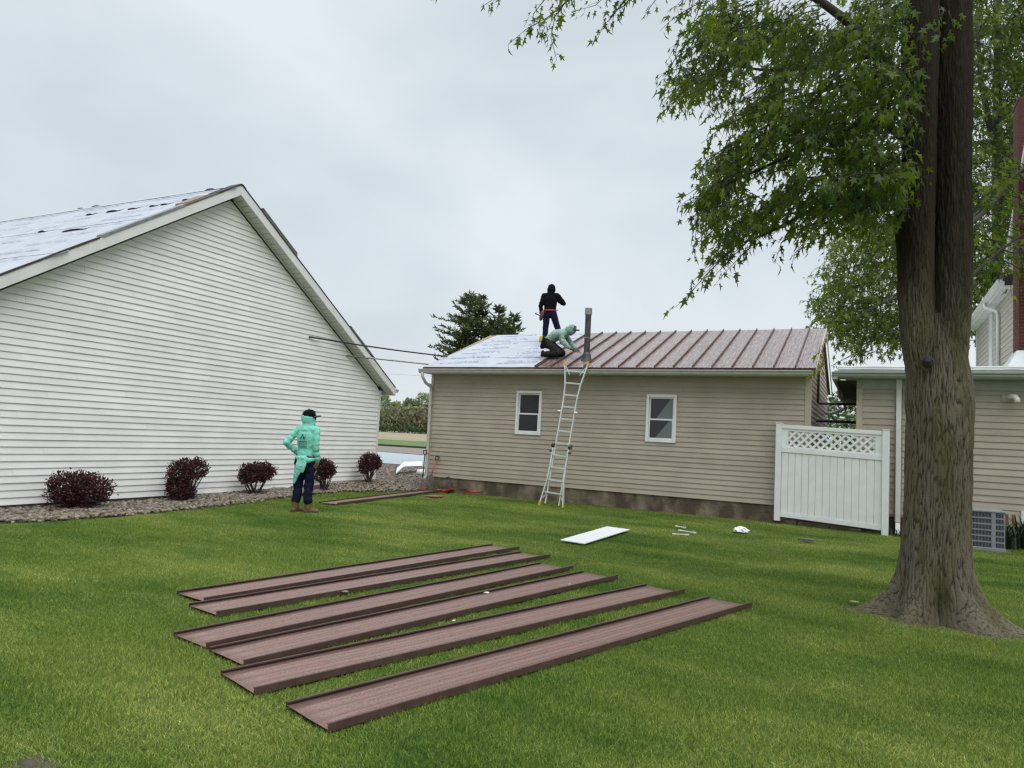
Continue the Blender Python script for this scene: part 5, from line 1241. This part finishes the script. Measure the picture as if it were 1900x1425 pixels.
# drooping sprays that end against the sky: (pixel path with distance), leaves
EDGE = [
 ([(1120,-60,6.9),(1060,-5,6.8),(1020,30,6.7),(975,55,6.7),(942,84,6.7)], 26, .11),
 ([(1120,-60,6.9),(1060,-10,6.8),(1030,30,6.8),(1022,70,6.8),(1033,112,6.8)], 30, .11),
 ([(1070,-30,6.9),(1010,0,6.8),(990,25,6.8),(985,60,6.7)], 20, .11), ([(1060,-20,7),(1040,20,7),(1000,45,6.9),(1005,80,6.8)], 20, .11),
 ([(960,-40,6.6),(930,-15,6.6),(910,2,6.6),(892,14,6.6)], 9, .11), ([(860,-40,6.4),(820,-20,6.4),(799,2,6.4)], 5, .11),
 ([(1230,-50,7.2),(1170,-10,7.1),(1140,25,7.1),(1118,50,7.1),(1106,78,7.1)], 24, .11), ([(1200,-50,7.2),(1130,-15,7.2),(1105,10,7.1),(1060,22,7.1)], 20, .11),
 ([(1240,-50,7.2),(1180,-15,7.2),(1150,10,7.1),(1130,40,7.1)], 20, .11), ([(1260,-40,7.3),(1220,-5,7.3),(1205,15,7.2),(1200,32,7.2)], 8, .10), ([(1300,-30,7.6),(1270,-4,7.5),(1258,8,7.5)], 6, .10),
 ([(1400,60,8),(1320,130,7.8),(1260,180,7.6),(1218,218,7.5)], 26, .11), ([(1380,40,8.2),(1300,80,8),(1255,105,7.9),(1230,150,7.8)], 36, .11), ([(1360,60,8),(1290,120,7.9),(1255,160,7.8),(1245,190,7.8)], 36, .11),
 ([(1380,0,8.2),(1310,20,8.2),(1265,60,8.1),(1240,110,8.1)], 36, .11), ([(1340,90,7.9),(1300,150,7.8),(1290,185,7.8)], 24, .11),
 ([(1440,240,7.8),(1360,300,7.6),(1300,345,7.4),(1258,372,7.3)], 22, .11), ([(1430,230,8),(1350,270,7.8),(1310,300,7.7),(1292,330,7.6)], 34, .11), ([(1400,300,8),(1330,350,7.7),(1298,390,7.6),(1290,440,7.6),(1288,484,7.6)], 22, .11),
 ([(1450,380,7.8),(1380,440,7.6),(1310,510,7.4),(1280,545,7.3),(1253,570,7.3)], 26, .11), ([(1430,400,7.8),(1370,450,7.7),(1325,490,7.6),(1300,515,7.6)], 24, .11), ([(1400,290,8),(1345,330,7.9),(1320,370,7.8),(1315,400,7.8)], 24, .11),
 ([(1540,380,8.3),(1480,420,8.2),(1450,450,8.1),(1437,490,8.1)], 22, .11), ([(1560,390,8.4),(1500,440,8.3),(1475,470,8.3),(1470,487,8.3)], 16, .11), ([(1480,350,8.2),(1430,410,8.1),(1400,440,8),(1385,465,8)], 26, .11),
 ([(1460,140,8.3),(1400,190,8.2),(1362,215,8.1),(1345,245,8.1)], 26, .11), ([(1420,210,8.2),(1370,235,8.1),(1362,260,8.1)], 14, .11), ([(1580,410,8.6),(1520,440,8.5),(1500,455,8.5)], 12, .10),
]
for i, (p, nl, s_) in enumerate(EDGE):
    edge.spray(PX(*p), int(nl*1.15), s_*.92, rad=.008, spread=.085)
    if i < 10: continue
    for _ in range(3):                                   # side shoots beside each drooping spray
        dx, dy, dz = rnd.uniform(-10, 45), rnd.uniform(-45, 5), rnd.uniform(-.5, .5)
        mass.spray(PX(*[(a+dx, b+dy, c+dz) for a, b, c in p[:max(2, len(p)-1)]]), int(nl*.8), s_, rad=.006, spread=.12)
MASS = [(1350,-30),(1290,30),(1275,110),(1290,165),(1340,140),(1400,165),(1385,250),(1340,310),(1340,390),(1370,425),(1440,400),(1500,405),(1560,385),(1690,390),(1725,200),(1725,-30)]
cnt = 0
while cnt < 760:
    px, py = rnd.uniform(1240, 1700), rnd.uniform(-10, 460)
    if not inpoly(px, py, MASS): continue
    if px < 1600 and noise.noise((px/75+3, (py+px*.35)/48, 1.5)) < -.10: continue
    p = onY(px, py, rnd.uniform(6.9, 9.9) if px < 1660 else rnd.uniform(7.2, 8.0)); out = _n([p[0]-TX-.3, (p[1]-TY)*.6, -.1])
    mass.twig(p, out+np.array([rnd.gauss(0, .35), rnd.gauss(0, .35), rnd.gauss(-.1, .3)]), rnd.uniform(.35, .65), 12, .112, droop=.8); cnt += 1
# right of the trunk and the light spray in front of the trunk
RIGHT = [(1800,230),(1850,250),(1905,300),(1905,545),(1880,520),(1850,530),(1800,500)]
cnt = 0
while cnt < 46:
    px, py = rnd.uniform(1790, 1905), rnd.uniform(230, 545)
    if not inpoly(px, py, RIGHT): continue
    p = onY(px, py, rnd.uniform(8.8, 10.4)); mass.twig(p, (1, rnd.gauss(0, .5), rnd.gauss(-.3, .3)), .42, 8, .10); cnt += 1
for px, py, Y in [(1700,100,7.75),(1710,130,7.7),(1720,45,7.75),(1745,60,7.7),(1690,160,7.75),(1705,190,7.7),(1740,10,7.7),(1690,60,7.8),(1760,20,7.8),(1690,300,7.9),(1685,345,7.9)]:
    mass.twig(onY(px, py, Y), (rnd.gauss(0, .5), -.4, -.7), .3, 8, .10)
for p, nl in (([(1570,560,8.9),(1545,600,8.7),(1525,640,8.6),(1518,665,8.6)], 5), ([(1522,640,8.6),(1517,665,8.6),(1512,690,8.6),(1507,712,8.6)], 13), ([(1526,640,8.6),(1528,665,8.6),(1522,690,8.6)], 8)): young.spray(PX(*p), nl, .085, rad=.003, spread=.05, droop=1.2)
# crown above the frame
for _ in range(1900):
    a = rnd.uniform(0, 6.28); r = 6.2*math.sqrt(rnd.random()); z = rnd.uniform(3.9, 11.5)
    p = np.array([TX-.4+r*math.cos(a), TY+r*math.sin(a), z]); q = proj(p)[0]
    if q[2] > 0 and -230 < q[1] < 1625 and -200 < q[0] < 2100: continue
    mass.twig(p, (math.cos(a), math.sin(a), -.2), .6, 12, .14)
# limbs
def limb(pts, r0, r1):
    P = [np.array(p, float) for p in pts]; n_ = len(P); mb = MB()
    fine = []
    for i in range(n_-1):
        for k in range(6):
            t = k/6; a, b, c, d = P[max(i-1, 0)], P[i], P[i+1], P[min(i+2, n_-1)]
            fine.append(.5*((2*b)+(-a+c)*t+(2*a-5*b+4*c-d)*t*t+(-a+3*b-3*c+d)*t**3))
    fine.append(P[-1]); mb.tube(fine, list(np.linspace(r0, r1, len(fine))), 9); return obj('branch', mb, m_twig, mt, smooth=True)
def st(px, py, Y=8.2): return onY(px, py, Y)
limb([st(1715,440,8.22), st(1672,388,8.10), st(1600,368,7.9), st(1540,372,7.85), st(1450,420,7.7), st(1380,450,7.6)], .045, .010)
limb([st(1600,368,7.9), st(1520,410,8.1), st(1450,450,8.1)], .02, .006)
limb([st(1706,300,8.22), st(1668,250,8.10), st(1620,222,7.9), st(1560,245,7.9), st(1440,300,7.8), st(1330,350,7.6)], .05, .010)
limb([st(1706,190,8.22), st(1630,100,8.0), st(1560,30,7.9), st(1440,-40,7.8), st(1240,-70,7.2), st(1080,-50,6.9), st(900,-50,6.6)], .06, .012)
limb([st(1630,100,8.0), st(1540,120,7.9), st(1420,130,7.9), st(1320,110,7.9)], .028, .008)
limb([st(1705,350,8.25), st(1640,300,8.5), st(1540,280,8.6), st(1420,250,8.3)], .03, .008)
limb([st(1706,120,8.2), st(1560,160,8.2), st(1440,190,8.2), st(1390,200,8.1)], .025, .007)
limb([st(1795,420,8.6), st(1840,380,9.2), st(1890,320,9.6), st(1960,280,9.9)], .03, .012)
limb([st(1795,520,8.6), st(1850,470,9.2), st(1905,430,9.5)], .022, .008)
limb([st(1500,-20,7.8), st(1345,-10,7.8), st(1370,60,7.9), st(1362,130,7.9)], .02, .006)
for k, (za, ang, L, dz) in enumerate([(6.5, .4, 4.2, 2.6), (7.2, 2.0, 4, 2.4), (7.6, -1.2, 4, 2.2), (8.4, 3.6, 3.6, 2.8), (9.0, -2.4, 3.4, 2.8)]):
    p = np.array([TX+(.13 if k % 2 else -.17), TY+.1, za]); limb([p, p+[math.cos(ang)*L*.4, math.sin(ang)*L*.4, dz*.5], p+[math.cos(ang)*L, math.sin(ang)*L, dz]], .09, .02)
# the most visible leaves are parts of their own, the rest one mass
lms = [np_mesh('leaf', v_, LF, m_leaf) for v_ in LVS]
EC, ED, EN, ES = map(np.array, (edge.C, edge.D, edge.N, edge.S)); RM = rotmats(ED, EN)
vis = proj(EC); order = [i for i in rng.permutation(len(EC)) if -10 < vis[i, 0] < 1910 and -10 < vis[i, 1] < 1430][:290]
sel = np.zeros(len(EC), bool); sel[order] = True
binv = Matrix.Translation(-Vector(mt.location))
for i in order:
    o = bpy.data.objects.new('leaf', lms[i % 3]); COL.objects.link(o); o.parent = mt; o.matrix_parent_inverse = binv
    wx = rnd.uniform(.5, 1.0); m4 = Matrix([[*(RM[i][r]*ES[i]*np.array([wx, 1, 1])), EC[i][r]] for r in range(3)]+[[0, 0, 0, 1]]); o.matrix_basis = m4
C = np.concatenate([EC[~sel], np.array(mass.C)]); D = np.concatenate([ED[~sel], np.array(mass.D)]); Nn = np.concatenate([EN[~sel], np.array(mass.N)]); Sz = np.concatenate([ES[~sel], np.array(mass.S)])
V, F = scatter_mix(C, rotmats(D, Nn), Sz); o = link('foliage', np_mesh('foliage', V, F, m_leaf), mt); o['kind'] = 'stuff'
V, F = scatter_mix(np.array(young.C), rotmats(np.array(young.D), np.array(young.N)), np.array(young.S)); o = link('young_foliage', np_mesh('young_foliage', V, F, m_leafy), mt); o['kind'] = 'stuff'; o['label'] = 'bright yellow green young leaves hanging in front of the garage gable'
edge.tw.v, edge.tw.f = edge.tw.v, edge.tw.f
tw = MB(); tw.add(edge.tw.v, edge.tw.f); tw.add(mass.tw.v, mass.tw.f); tw.add(young.tw.v, young.tw.f)
o = link('twigs', np_mesh('twigs', np.array(tw.v), np.array([f for f in tw.f if len(f) == 4]), m_twig), mt); o['kind'] = 'stuff'
# bare soil round the roots
def root_r(a): return .288*flare(.02)(a)+.05+.07*noise.noise((math.cos(a)*2, math.sin(a)*2, 0))
mb = MB(); n_ = 60; V = [(TX, TY, .006)]
for i in range(n_):
    a = 2*math.pi*i/n_; r = root_r(a)+.09; V.append((TX+r*math.cos(a), TY+r*math.sin(a), .006))
mb.add(V, [(0, i+1, (i+1) % n_+1) for i in range(n_)]); structure('root_soil', mb, m_soil)
DIRT = gnd(62, 1428, 0)
mb = MB(); V = [(DIRT[0], DIRT[1], .006)]
for i in range(24): a = 6.283*i/24; r = .11+.05*noise.noise((math.cos(a)*2, math.sin(a)*2, 3)); V.append((DIRT[0]+r*1.3*math.cos(a), DIRT[1]+r*math.sin(a), .006))
mb.add(V, [(0, i+1, (i+1) % 24+1) for i in range(24)]); structure('bare_patch', mb, m_soil)

# ------------------------------------------------------------------ trees behind
def twig_tree(name, label, base, trunk_pts, regions, n, Yr, size, m, group, nl=12, L=1.1, tr=.16):
    t = thing(name, label, 'tree', base, group); f = Foliage(); mb = MB()
    for pts, r0, r1 in trunk_pts: mb.tube(pts, list(np.linspace(r0, r1, len(pts))), 9)
    obj('trunk', mb, m_greytwig, t, smooth=True); k = 0
    x0 = min(p[0] for r in regions for p in r); x1 = max(p[0] for r in regions for p in r); y0 = min(p[1] for r in regions for p in r); y1 = max(p[1] for r in regions for p in r)
    while k < n:
        px, py = rnd.uniform(x0, x1), rnd.uniform(y0, y1)
        if not any(inpoly(px, py, r) for r in regions): continue
        p = onY(px, py, rnd.uniform(*Yr)); out = _n([p[0]-base[0], p[1]-base[1], 0]); f.twig(p, out*.7+np.array([rnd.gauss(0, .5), rnd.gauss(0, .5), rnd.gauss(.1, .4)]), L*rnd.uniform(.6, 1.1), nl, size, spread=.26, rad=.016); k += 1
    V, F = scatter_mix(np.array(f.C), rotmats(np.array(f.D), np.array(f.N)), np.array(f.S)); o = link('foliage', np_mesh('foliage', V, F, m), t); o['kind'] = 'stuff'
    o = link('twigs', np_mesh('twigs', np.array(f.tw.v), np.array(f.tw.f), m_twig), t); o['kind'] = 'stuff'
    return t
b2 = onY(1855, 560, 28.5); b2[2] = 0
def at2(px, py, Y=28.5): return onY(px, py, Y)
twig_tree('maple_tree', 'lighter green maple standing behind the tan house, beyond the big trunk', tuple(b2),
  [([b2, at2(1852, 500), at2(1850, 250), at2(1852, 150), at2(1850, -60), at2(1850, -500)], .2, .08), ([at2(1852, 420), at2(1880, 260, 28), at2(1920, 150, 28)], .12, .05), ([at2(1851, 500), at2(1760, 520, 27.5), at2(1640, 560, 27), at2(1570, 600, 27)], .10, .03), ([at2(1851, 560), at2(1740, 600, 27.5), at2(1640, 620, 27), at2(1600, 640, 27)], .08, .02), ([at2(1850, 380), at2(1730, 420, 28), at2(1600, 470, 28)], .12, .03), ([at2(1850, 300), at2(1820, 150, 28), at2(1812, 20, 28)], .12, .05)],
  [[(1695,395),(1610,400),(1548,465),(1552,520),(1515,592),(1560,605),(1605,662),(1640,625),(1690,640)], [(1695,395),(1800,380),(1800,640),(1695,640)], [(1795,-70),(1950,-70),(1950,420),(1900,440),(1850,590),(1795,600)], [(1795,-10),(1795,-40),(1500,-40),(1560,-20)]],
  2100, (26.6, 30.5), .22, m_leafb, 'leafy trees behind the houses')
# spruces behind the garage
def spruce(px, py, Y, hw, zvis, label, seed, rmax=1.55):
    r = random.Random(seed); top = onY(px, py, Y); t = thing('spruce_tree', label, 'tree', (top[0], top[1], 0), 'spruces behind the garage')
    mb = MB(); mb.tube([(top[0], top[1], 0), tuple(top-[0, 0, .2])], [.2, .02], 8); obj('trunk', mb, m_twig, t, smooth=True)
    C = []; D = []; Sz = []; z = top[2]-.05; tw = MB()
    while z > 2.2:
        dz = top[2]-z; R = min(hw*dz**.82*(.75+.5*r.random()), rmax); nb = 4+int(min(dz, 3)*1.6)
        for i in range(nb):
            z_ = z; z = z_+r.uniform(-.16, .16) if dz > .3 else z_
            a = r.uniform(0, 6.283); L = R*r.uniform(.6, 1.15)+.10; d = np.array([math.cos(a), math.sin(a), 0]); rise = .7 if dz < 1.2 else .32
            tip = np.array([top[0], top[1], z])+d*L+[0, 0, L*rise*r.uniform(.2, 1.4)-.06*L*L]; o = np.array([top[0], top[1], z]); tw.tube([o, (o+tip)/2-[0, 0, .04*L], tip], [.02, .012, .005], 4, False)
            z = z_; n_ = int(4+L*9)
            for k in range(n_):
                u = .2+.8*(k+r.random())/n_; p = o*(1-u)+tip*u-[0, 0, .16*L*u*(1-u)]; s_ = np.array([-d[1], d[0], 0])
                for q in (1, -1):
                    C.append(p+s_*q*r.uniform(0, .10)); D.append(d*.6+s_*q*r.uniform(.1, 1.2)+[0, 0, r.uniform(-.4, 1.1)]); Sz.append(r.uniform(.14, .38)*(1-.3*u))
        z -= r.uniform(.15, .24)
    tv = np.array([(-.16, 0, 0), (.16, 0, 0), (.10, .5, .05), (0, 1, .08), (-.10, .5, .05), (0, .1, .15), (0, .1, -.15)]); tf = np.array([(0, 1, 2), (0, 2, 4), (4, 2, 3), (5, 6, 3)])
    C = np.array(C); D = np.array(D); q = rng.normal(size=C.shape)*.4+[0, 0, 1]; f = leaves_mesh('foliage', C, D, q, np.array(Sz), m_needle, t, tv, tf); f['kind'] = 'stuff'
    o = link('branches', np_mesh('branches', np.array(tw.v), np.array(tw.f), m_twig), t); o['kind'] = 'stuff'
spruce(872, 549, 30, .92, 5, 'tallest spruce behind the garage, its pointed top at the left', 3)
spruce(897, 553, 31, .72, 5, 'spruce with a slim pointed top directly right of the tallest spruce', 5)
spruce(926, 571, 30.5, .62, 5, 'shorter spruce in the middle right of the group behind the garage', 8)
spruce(954, 586, 30, .50, 5, 'lowest spruce at the right end of the group behind the garage', 11)
# bushes seen between garage and tan house
def leafball(name, label, c, rx, ry_, rz, n, size, m, group, cat='bush', trunk=0.):
    c = np.array(c, float); t = thing(name, label, cat, (c[0], c[1], 0), group); q = rng.normal(size=(n, 3)); q /= np.linalg.norm(q, axis=1, keepdims=True)
    nz = np.array([noise.noise(Vector(a*2.2)+Vector(c)) + .5*noise.noise(Vector(a*5)+Vector(c)) for a in q])[:, None]
    P = q*(rng.uniform(.25, 1, (n, 1))**.45)*(1+.38*nz)*np.array([rx, ry_, rz])+c; P[:, 2] = np.maximum(P[:, 2], .05)
    f = leaves_mesh('foliage', P, q+rng.normal(0, .6, (n, 3))-[0, 0, .3], rng.normal(size=(n, 3)), rng.uniform(.6, 1.2, n)*size, m, t, LV, LF); f['kind'] = 'stuff'
    mb = MB(); mb.tube([(c[0], c[1], 0), (c[0]+.05, c[1], c[2]*.6), (c[0], c[1], c[2])], [.12+trunk, .08+trunk*.6, .03], 8)
    for k in range(4):
        a = k*1.6; mb.tube([(c[0], c[1], c[2]*.5), (c[0]+math.cos(a)*rx*.5, c[1]+math.sin(a)*ry_*.5, c[2]+rz*.3)], [.06, .02], 6)
    obj('trunk', mb, m_twig, t, smooth=True)
p = onY(1555, 760, 42); leafball('green_bush', 'green bush seen in the gap between garage and tan house, left one', (p[0]-.6, 42, 2.0), 2.2, 2, 2.6, 1500, .26, m_bushgreen, 'bushes in the gap by the fence')
p = onY(1585, 760, 46); leafball('green_bush', 'paler green bush seen in the gap under the eave of the tan house', (p[0]+.8, 46, 1.8), 2.6, 2, 2.3, 1500, .28, m_brushtop, 'bushes in the gap by the fence')
p = onY(1550, 750, 60); leafball('green_bush', 'far taller green tree peeking out above the other bushes in the gap', (p[0], 62, 3.2), 3, 3, 3.2, 1500, .35, m_bushgreen, 'bushes in the gap by the fence', 'tree')
# far wood beyond the field: one mass, a few taller trees stand out of it
n = 42000; x = rng.uniform(-235, -70, n); y = rng.uniform(196, 216, n)
hh = np.array([8.2+2.2*noise.noise((a*.055, 2., 0))+1.8*noise.noise((a*.21, 7., 0))+.9*noise.noise((a*.7, b*.4, 0)) for a, b in zip(x, y)])
z = 1.0+hh*rng.random(n)**.8
q = rng.normal(size=(n, 3)); q[:, 2] = np.abs(q[:, 2])+.4
f = leaves_mesh('far_wood', np.stack([x, y, z], 1), q, rng.normal(size=(n, 3)), rng.uniform(.5, 1.2, n), m_brush); f['kind'] = 'stuff'
n = 9000; x = rng.uniform(-235, -70, n); y = rng.uniform(193, 196, n); z = 1.0+1.5*rng.random(n)
f2 = leaves_mesh('field_edge_growth', np.stack([x, y, z], 1), rng.normal(size=(n, 3))+[0, 0, 1], rng.normal(size=(n, 3)), rng.uniform(.3, .8, n), m_bushgreen); f2['kind'] = 'stuff'
for px, py, r, l in [(712, 736, 2.6, 'tall far tree beside the corner of the white building'), (786, 733, 3.0, 'tall bright green far tree just left of the garage downspout'), (760, 742, 1.9, 'slim far tree left of the tall bright green one'), (735, 748, 1.8, 'low far tree in the middle of the gap between the buildings')]:
    p = onY(px, py, 205); leafball('far_tree', l, (p[0], 205, p[2]-r*.9), r*.9, r, r*1.15, 900, .75, m_brushtop, 'trees beyond the field', 'tree', .1)

# ------------------------------------------------------------------ grass (one mass, blades made inside geometry nodes)
gx0, gx1, gy0, gy1, cell = -11.6, 5.2, 1.2, 17.4, .06
nx_ = int((gx1-gx0)/cell); ny_ = int((gy1-gy0)/cell)
X, Y = np.meshgrid(np.linspace(gx0, gx1, nx_+1), np.linspace(gy0, gy1, ny_+1)); X = X.ravel(); Y = Y.ravel(); P = np.stack([X, Y, np.zeros_like(X)], 1)
q = proj(P); depth = q[:, 2]
dens = np.interp(depth, [2.5, 4, 6, 9, 13, 19], [640, 580, 420, 270, 165, 100])
dens *= (depth > 1.5) & (q[:, 0] > -160) & (q[:, 0] < 2060) & (q[:, 1] < 1600)
dens *= X > np.array(bed_x(Y))+.03
dens *= ~((Y > GY-.03) & (X > GX0) & (X < 9)); dens *= ~((Y > 15.6) & (X < GX0+.02)); dens *= ~((Y > HY-.05) & (X > HX0))
for a, b in [(p[0], p[1]) for p in PAN]+[FAR]:
    a = np.array(a); b = np.array(b); d = (b-a)/np.linalg.norm(b-a); L = np.linalg.norm(b-a); r = P[:, :2]-a; u = r@d; v = np.abs(r@np.array([d[1], -d[0]]))
    dens *= ~((u > -.02) & (u < L+.03) & (v < .20))
a = np.array(WS[0]); 
def inq(poly, pad=0):
    m = np.ones(len(X), bool); n_ = len(poly)
    for i in range(n_):
        p0 = np.array(poly[i]); p1 = np.array(poly[(i+1) % n_]); e = p1-p0; m &= (e[0]*(Y-p0[1])-e[1]*(X-p0[0])) > -pad*np.linalg.norm(e)
    return m
dens *= ~inq(WS, .0)
ra = np.arctan2(Y-TY, X-TX); rr = np.hypot(X-TX, Y-TY)
lim = np.interp(ra, np.linspace(-math.pi, math.pi, 90), [root_r(a) for a in np.linspace(-math.pi, math.pi, 90)])
dens *= np.clip((rr-lim+.03)/.10, 0, 1)
dens *= np.clip((np.hypot((X-DIRT[0])/1.3, Y-DIRT[1])-.09)/.05, 0, 1)
dens *= ~((X > ax0-.1) & (X < ax1+.1) & (Y > ay0-.1) & (Y < ay1+.2))
idx = np.arange((nx_+1)*(ny_+1)).reshape(ny_+1, nx_+1)
F = np.stack([idx[:-1, :-1], idx[:-1, 1:], idx[1:, 1:], idx[1:, :-1]], 2).reshape(-1, 4)
keep = dens[F].max(1) > 0; F = F[keep]; used, inv = np.unique(F, return_inverse=True); F = inv.reshape(-1, 4)
gm = np_mesh('lawn_grass', P[used], F, m_blade)
at = gm.attributes.new('dens', 'FLOAT', 'POINT'); at.data.foreach_set('value', dens[used].astype(np.float32))
hv = np.array([1.0+.35*noise.noise((a*.8, b*.8, 0))+.25*noise.noise((a*3, b*3, 5)) for a, b in zip(X[used], Y[used])])
at = gm.attributes.new('tall', 'FLOAT', 'POINT'); at.data.foreach_set('value', hv.astype(np.float32))
go = link('lawn_grass', gm); go['kind'] = 'stuff'
ng = bpy.data.node_groups.new('grass', 'GeometryNodeTree')
ng.interface.new_socket('Geometry', in_out='INPUT', socket_type='NodeSocketGeometry'); ng.interface.new_socket('Geometry', in_out='OUTPUT', socket_type='NodeSocketGeometry')
gi = N(ng, 'NodeGroupInput'); gout = N(ng, 'NodeGroupOutput'); LK = ng.links.new
def val(node, i, v): node.inputs[i].default_value = v
def math_(op, a, b=None, c=None):
    n_ = N(ng, 'ShaderNodeMath', operation=op)
    for i, s_ in enumerate((a, b, c)):
        if s_ is None: continue
        if isinstance(s_, (int, float)): n_.inputs[i].default_value = s_
        else: LK(s_, n_.inputs[i])
    return n_.outputs[0]
# one blade: a narrow grid bent over, tapering to its tip
gr = N(ng, 'GeometryNodeMeshGrid'); gr.inputs['Size X'].default_value = .0034; gr.inputs['Size Y'].default_value = .031; gr.inputs['Vertices X'].default_value = 2; gr.inputs['Vertices Y'].default_value = 4
pos = N(ng, 'GeometryNodeInputPosition'); sp = N(ng, 'ShaderNodeSeparateXYZ'); LK(pos.outputs[0], sp.inputs[0])
tt = math_('DIVIDE', math_('ADD', sp.outputs[1], .0155), .031); t2 = math_('MULTIPLY', tt, tt)
cx = N(ng, 'ShaderNodeCombineXYZ'); LK(math_('MULTIPLY', sp.outputs[0], math_('SUBTRACT', 1.0, math_('MULTIPLY', t2, .85))), cx.inputs[0])
LK(math_('MULTIPLY', t2, .016), cx.inputs[1]); LK(math_('MULTIPLY', tt, .031), cx.inputs[2])
spn = N(ng, 'GeometryNodeSetPosition'); LK(gr.outputs[0], spn.inputs[0]); LK(cx.outputs[0], spn.inputs['Position'])
def rv(kind, lo, hi, seed):
    n_ = N(ng, 'FunctionNodeRandomValue', data_type=kind); n_.inputs['Seed'].default_value = seed
    k = [s_ for s_ in n_.inputs if s_.enabled and s_.name == 'Min'][0]; j = [s_ for s_ in n_.inputs if s_.enabled and s_.name == 'Max'][0]
    k.default_value = lo; j.default_value = hi
    return [s_ for s_ in n_.outputs if s_.enabled][0]
clumps = N(ng, 'GeometryNodeJoinGeometry')
for s_ in range(4):
    pt = N(ng, 'GeometryNodePoints'); pt.inputs['Count'].default_value = 54; LK(rv('FLOAT_VECTOR', (-.075, -.075, 0), (.075, .075, 0), 10+s_), pt.inputs['Position'])
    ip = N(ng, 'GeometryNodeInstanceOnPoints'); LK(pt.outputs[0], ip.inputs['Points']); LK(spn.outputs[0], ip.inputs['Instance'])
    LK(rv('FLOAT_VECTOR', (-.55, -.55, 0), (.55, .55, 6.283), 20+s_), ip.inputs['Rotation']); LK(rv('FLOAT_VECTOR', (.7, .7, .45), (1.25, 1.25, 1.15), 30+s_), ip.inputs['Scale'])
    sa = N(ng, 'GeometryNodeStoreNamedAttribute', data_type='FLOAT', domain='INSTANCE'); sa.inputs['Name'].default_value = 'bl'; LK(ip.outputs[0], sa.inputs[0]); LK(rv('FLOAT', 0., 1., 40+s_), sa.inputs['Value'])
    rl = N(ng, 'GeometryNodeRealizeInstances'); LK(sa.outputs[0], rl.inputs[0])
    gt = N(ng, 'GeometryNodeGeometryToInstance'); LK(rl.outputs[0], gt.inputs[0]); LK(gt.outputs[0], clumps.inputs[0])
dp = N(ng, 'GeometryNodeDistributePointsOnFaces'); dp.inputs['Seed'].default_value = 4
LK(gi.outputs[0], dp.inputs['Mesh']); na = N(ng, 'GeometryNodeInputNamedAttribute', data_type='FLOAT'); na.inputs[0].default_value = 'dens'; LK([s_ for s_ in na.outputs if s_.enabled][0], dp.inputs['Density'])
nb = N(ng, 'GeometryNodeInputNamedAttribute', data_type='FLOAT'); nb.inputs[0].default_value = 'tall'
io = N(ng, 'GeometryNodeInstanceOnPoints'); io.inputs['Pick Instance'].default_value = True; LK(dp.outputs[0], io.inputs['Points']); LK(clumps.outputs[0], io.inputs['Instance'])
LK(rv('FLOAT_VECTOR', (0, 0, 0), (0, 0, 6.283), 50), io.inputs['Rotation'])
cs = N(ng, 'ShaderNodeCombineXYZ'); cs.inputs[0].default_value = 1; cs.inputs[1].default_value = 1; LK(math_('MULTIPLY', [s_ for s_ in nb.outputs if s_.enabled][0], rv('FLOAT', .75, 1.15, 51)), cs.inputs[2]); LK(cs.outputs[0], io.inputs['Scale'])
smt = N(ng, 'GeometryNodeSetMaterial'); smt.inputs['Material'].default_value = m_blade; LK(io.outputs[0], smt.inputs[0]); LK(smt.outputs[0], gout.inputs[0])
md = go.modifiers.new('grass', 'NODES'); md.node_group = ng
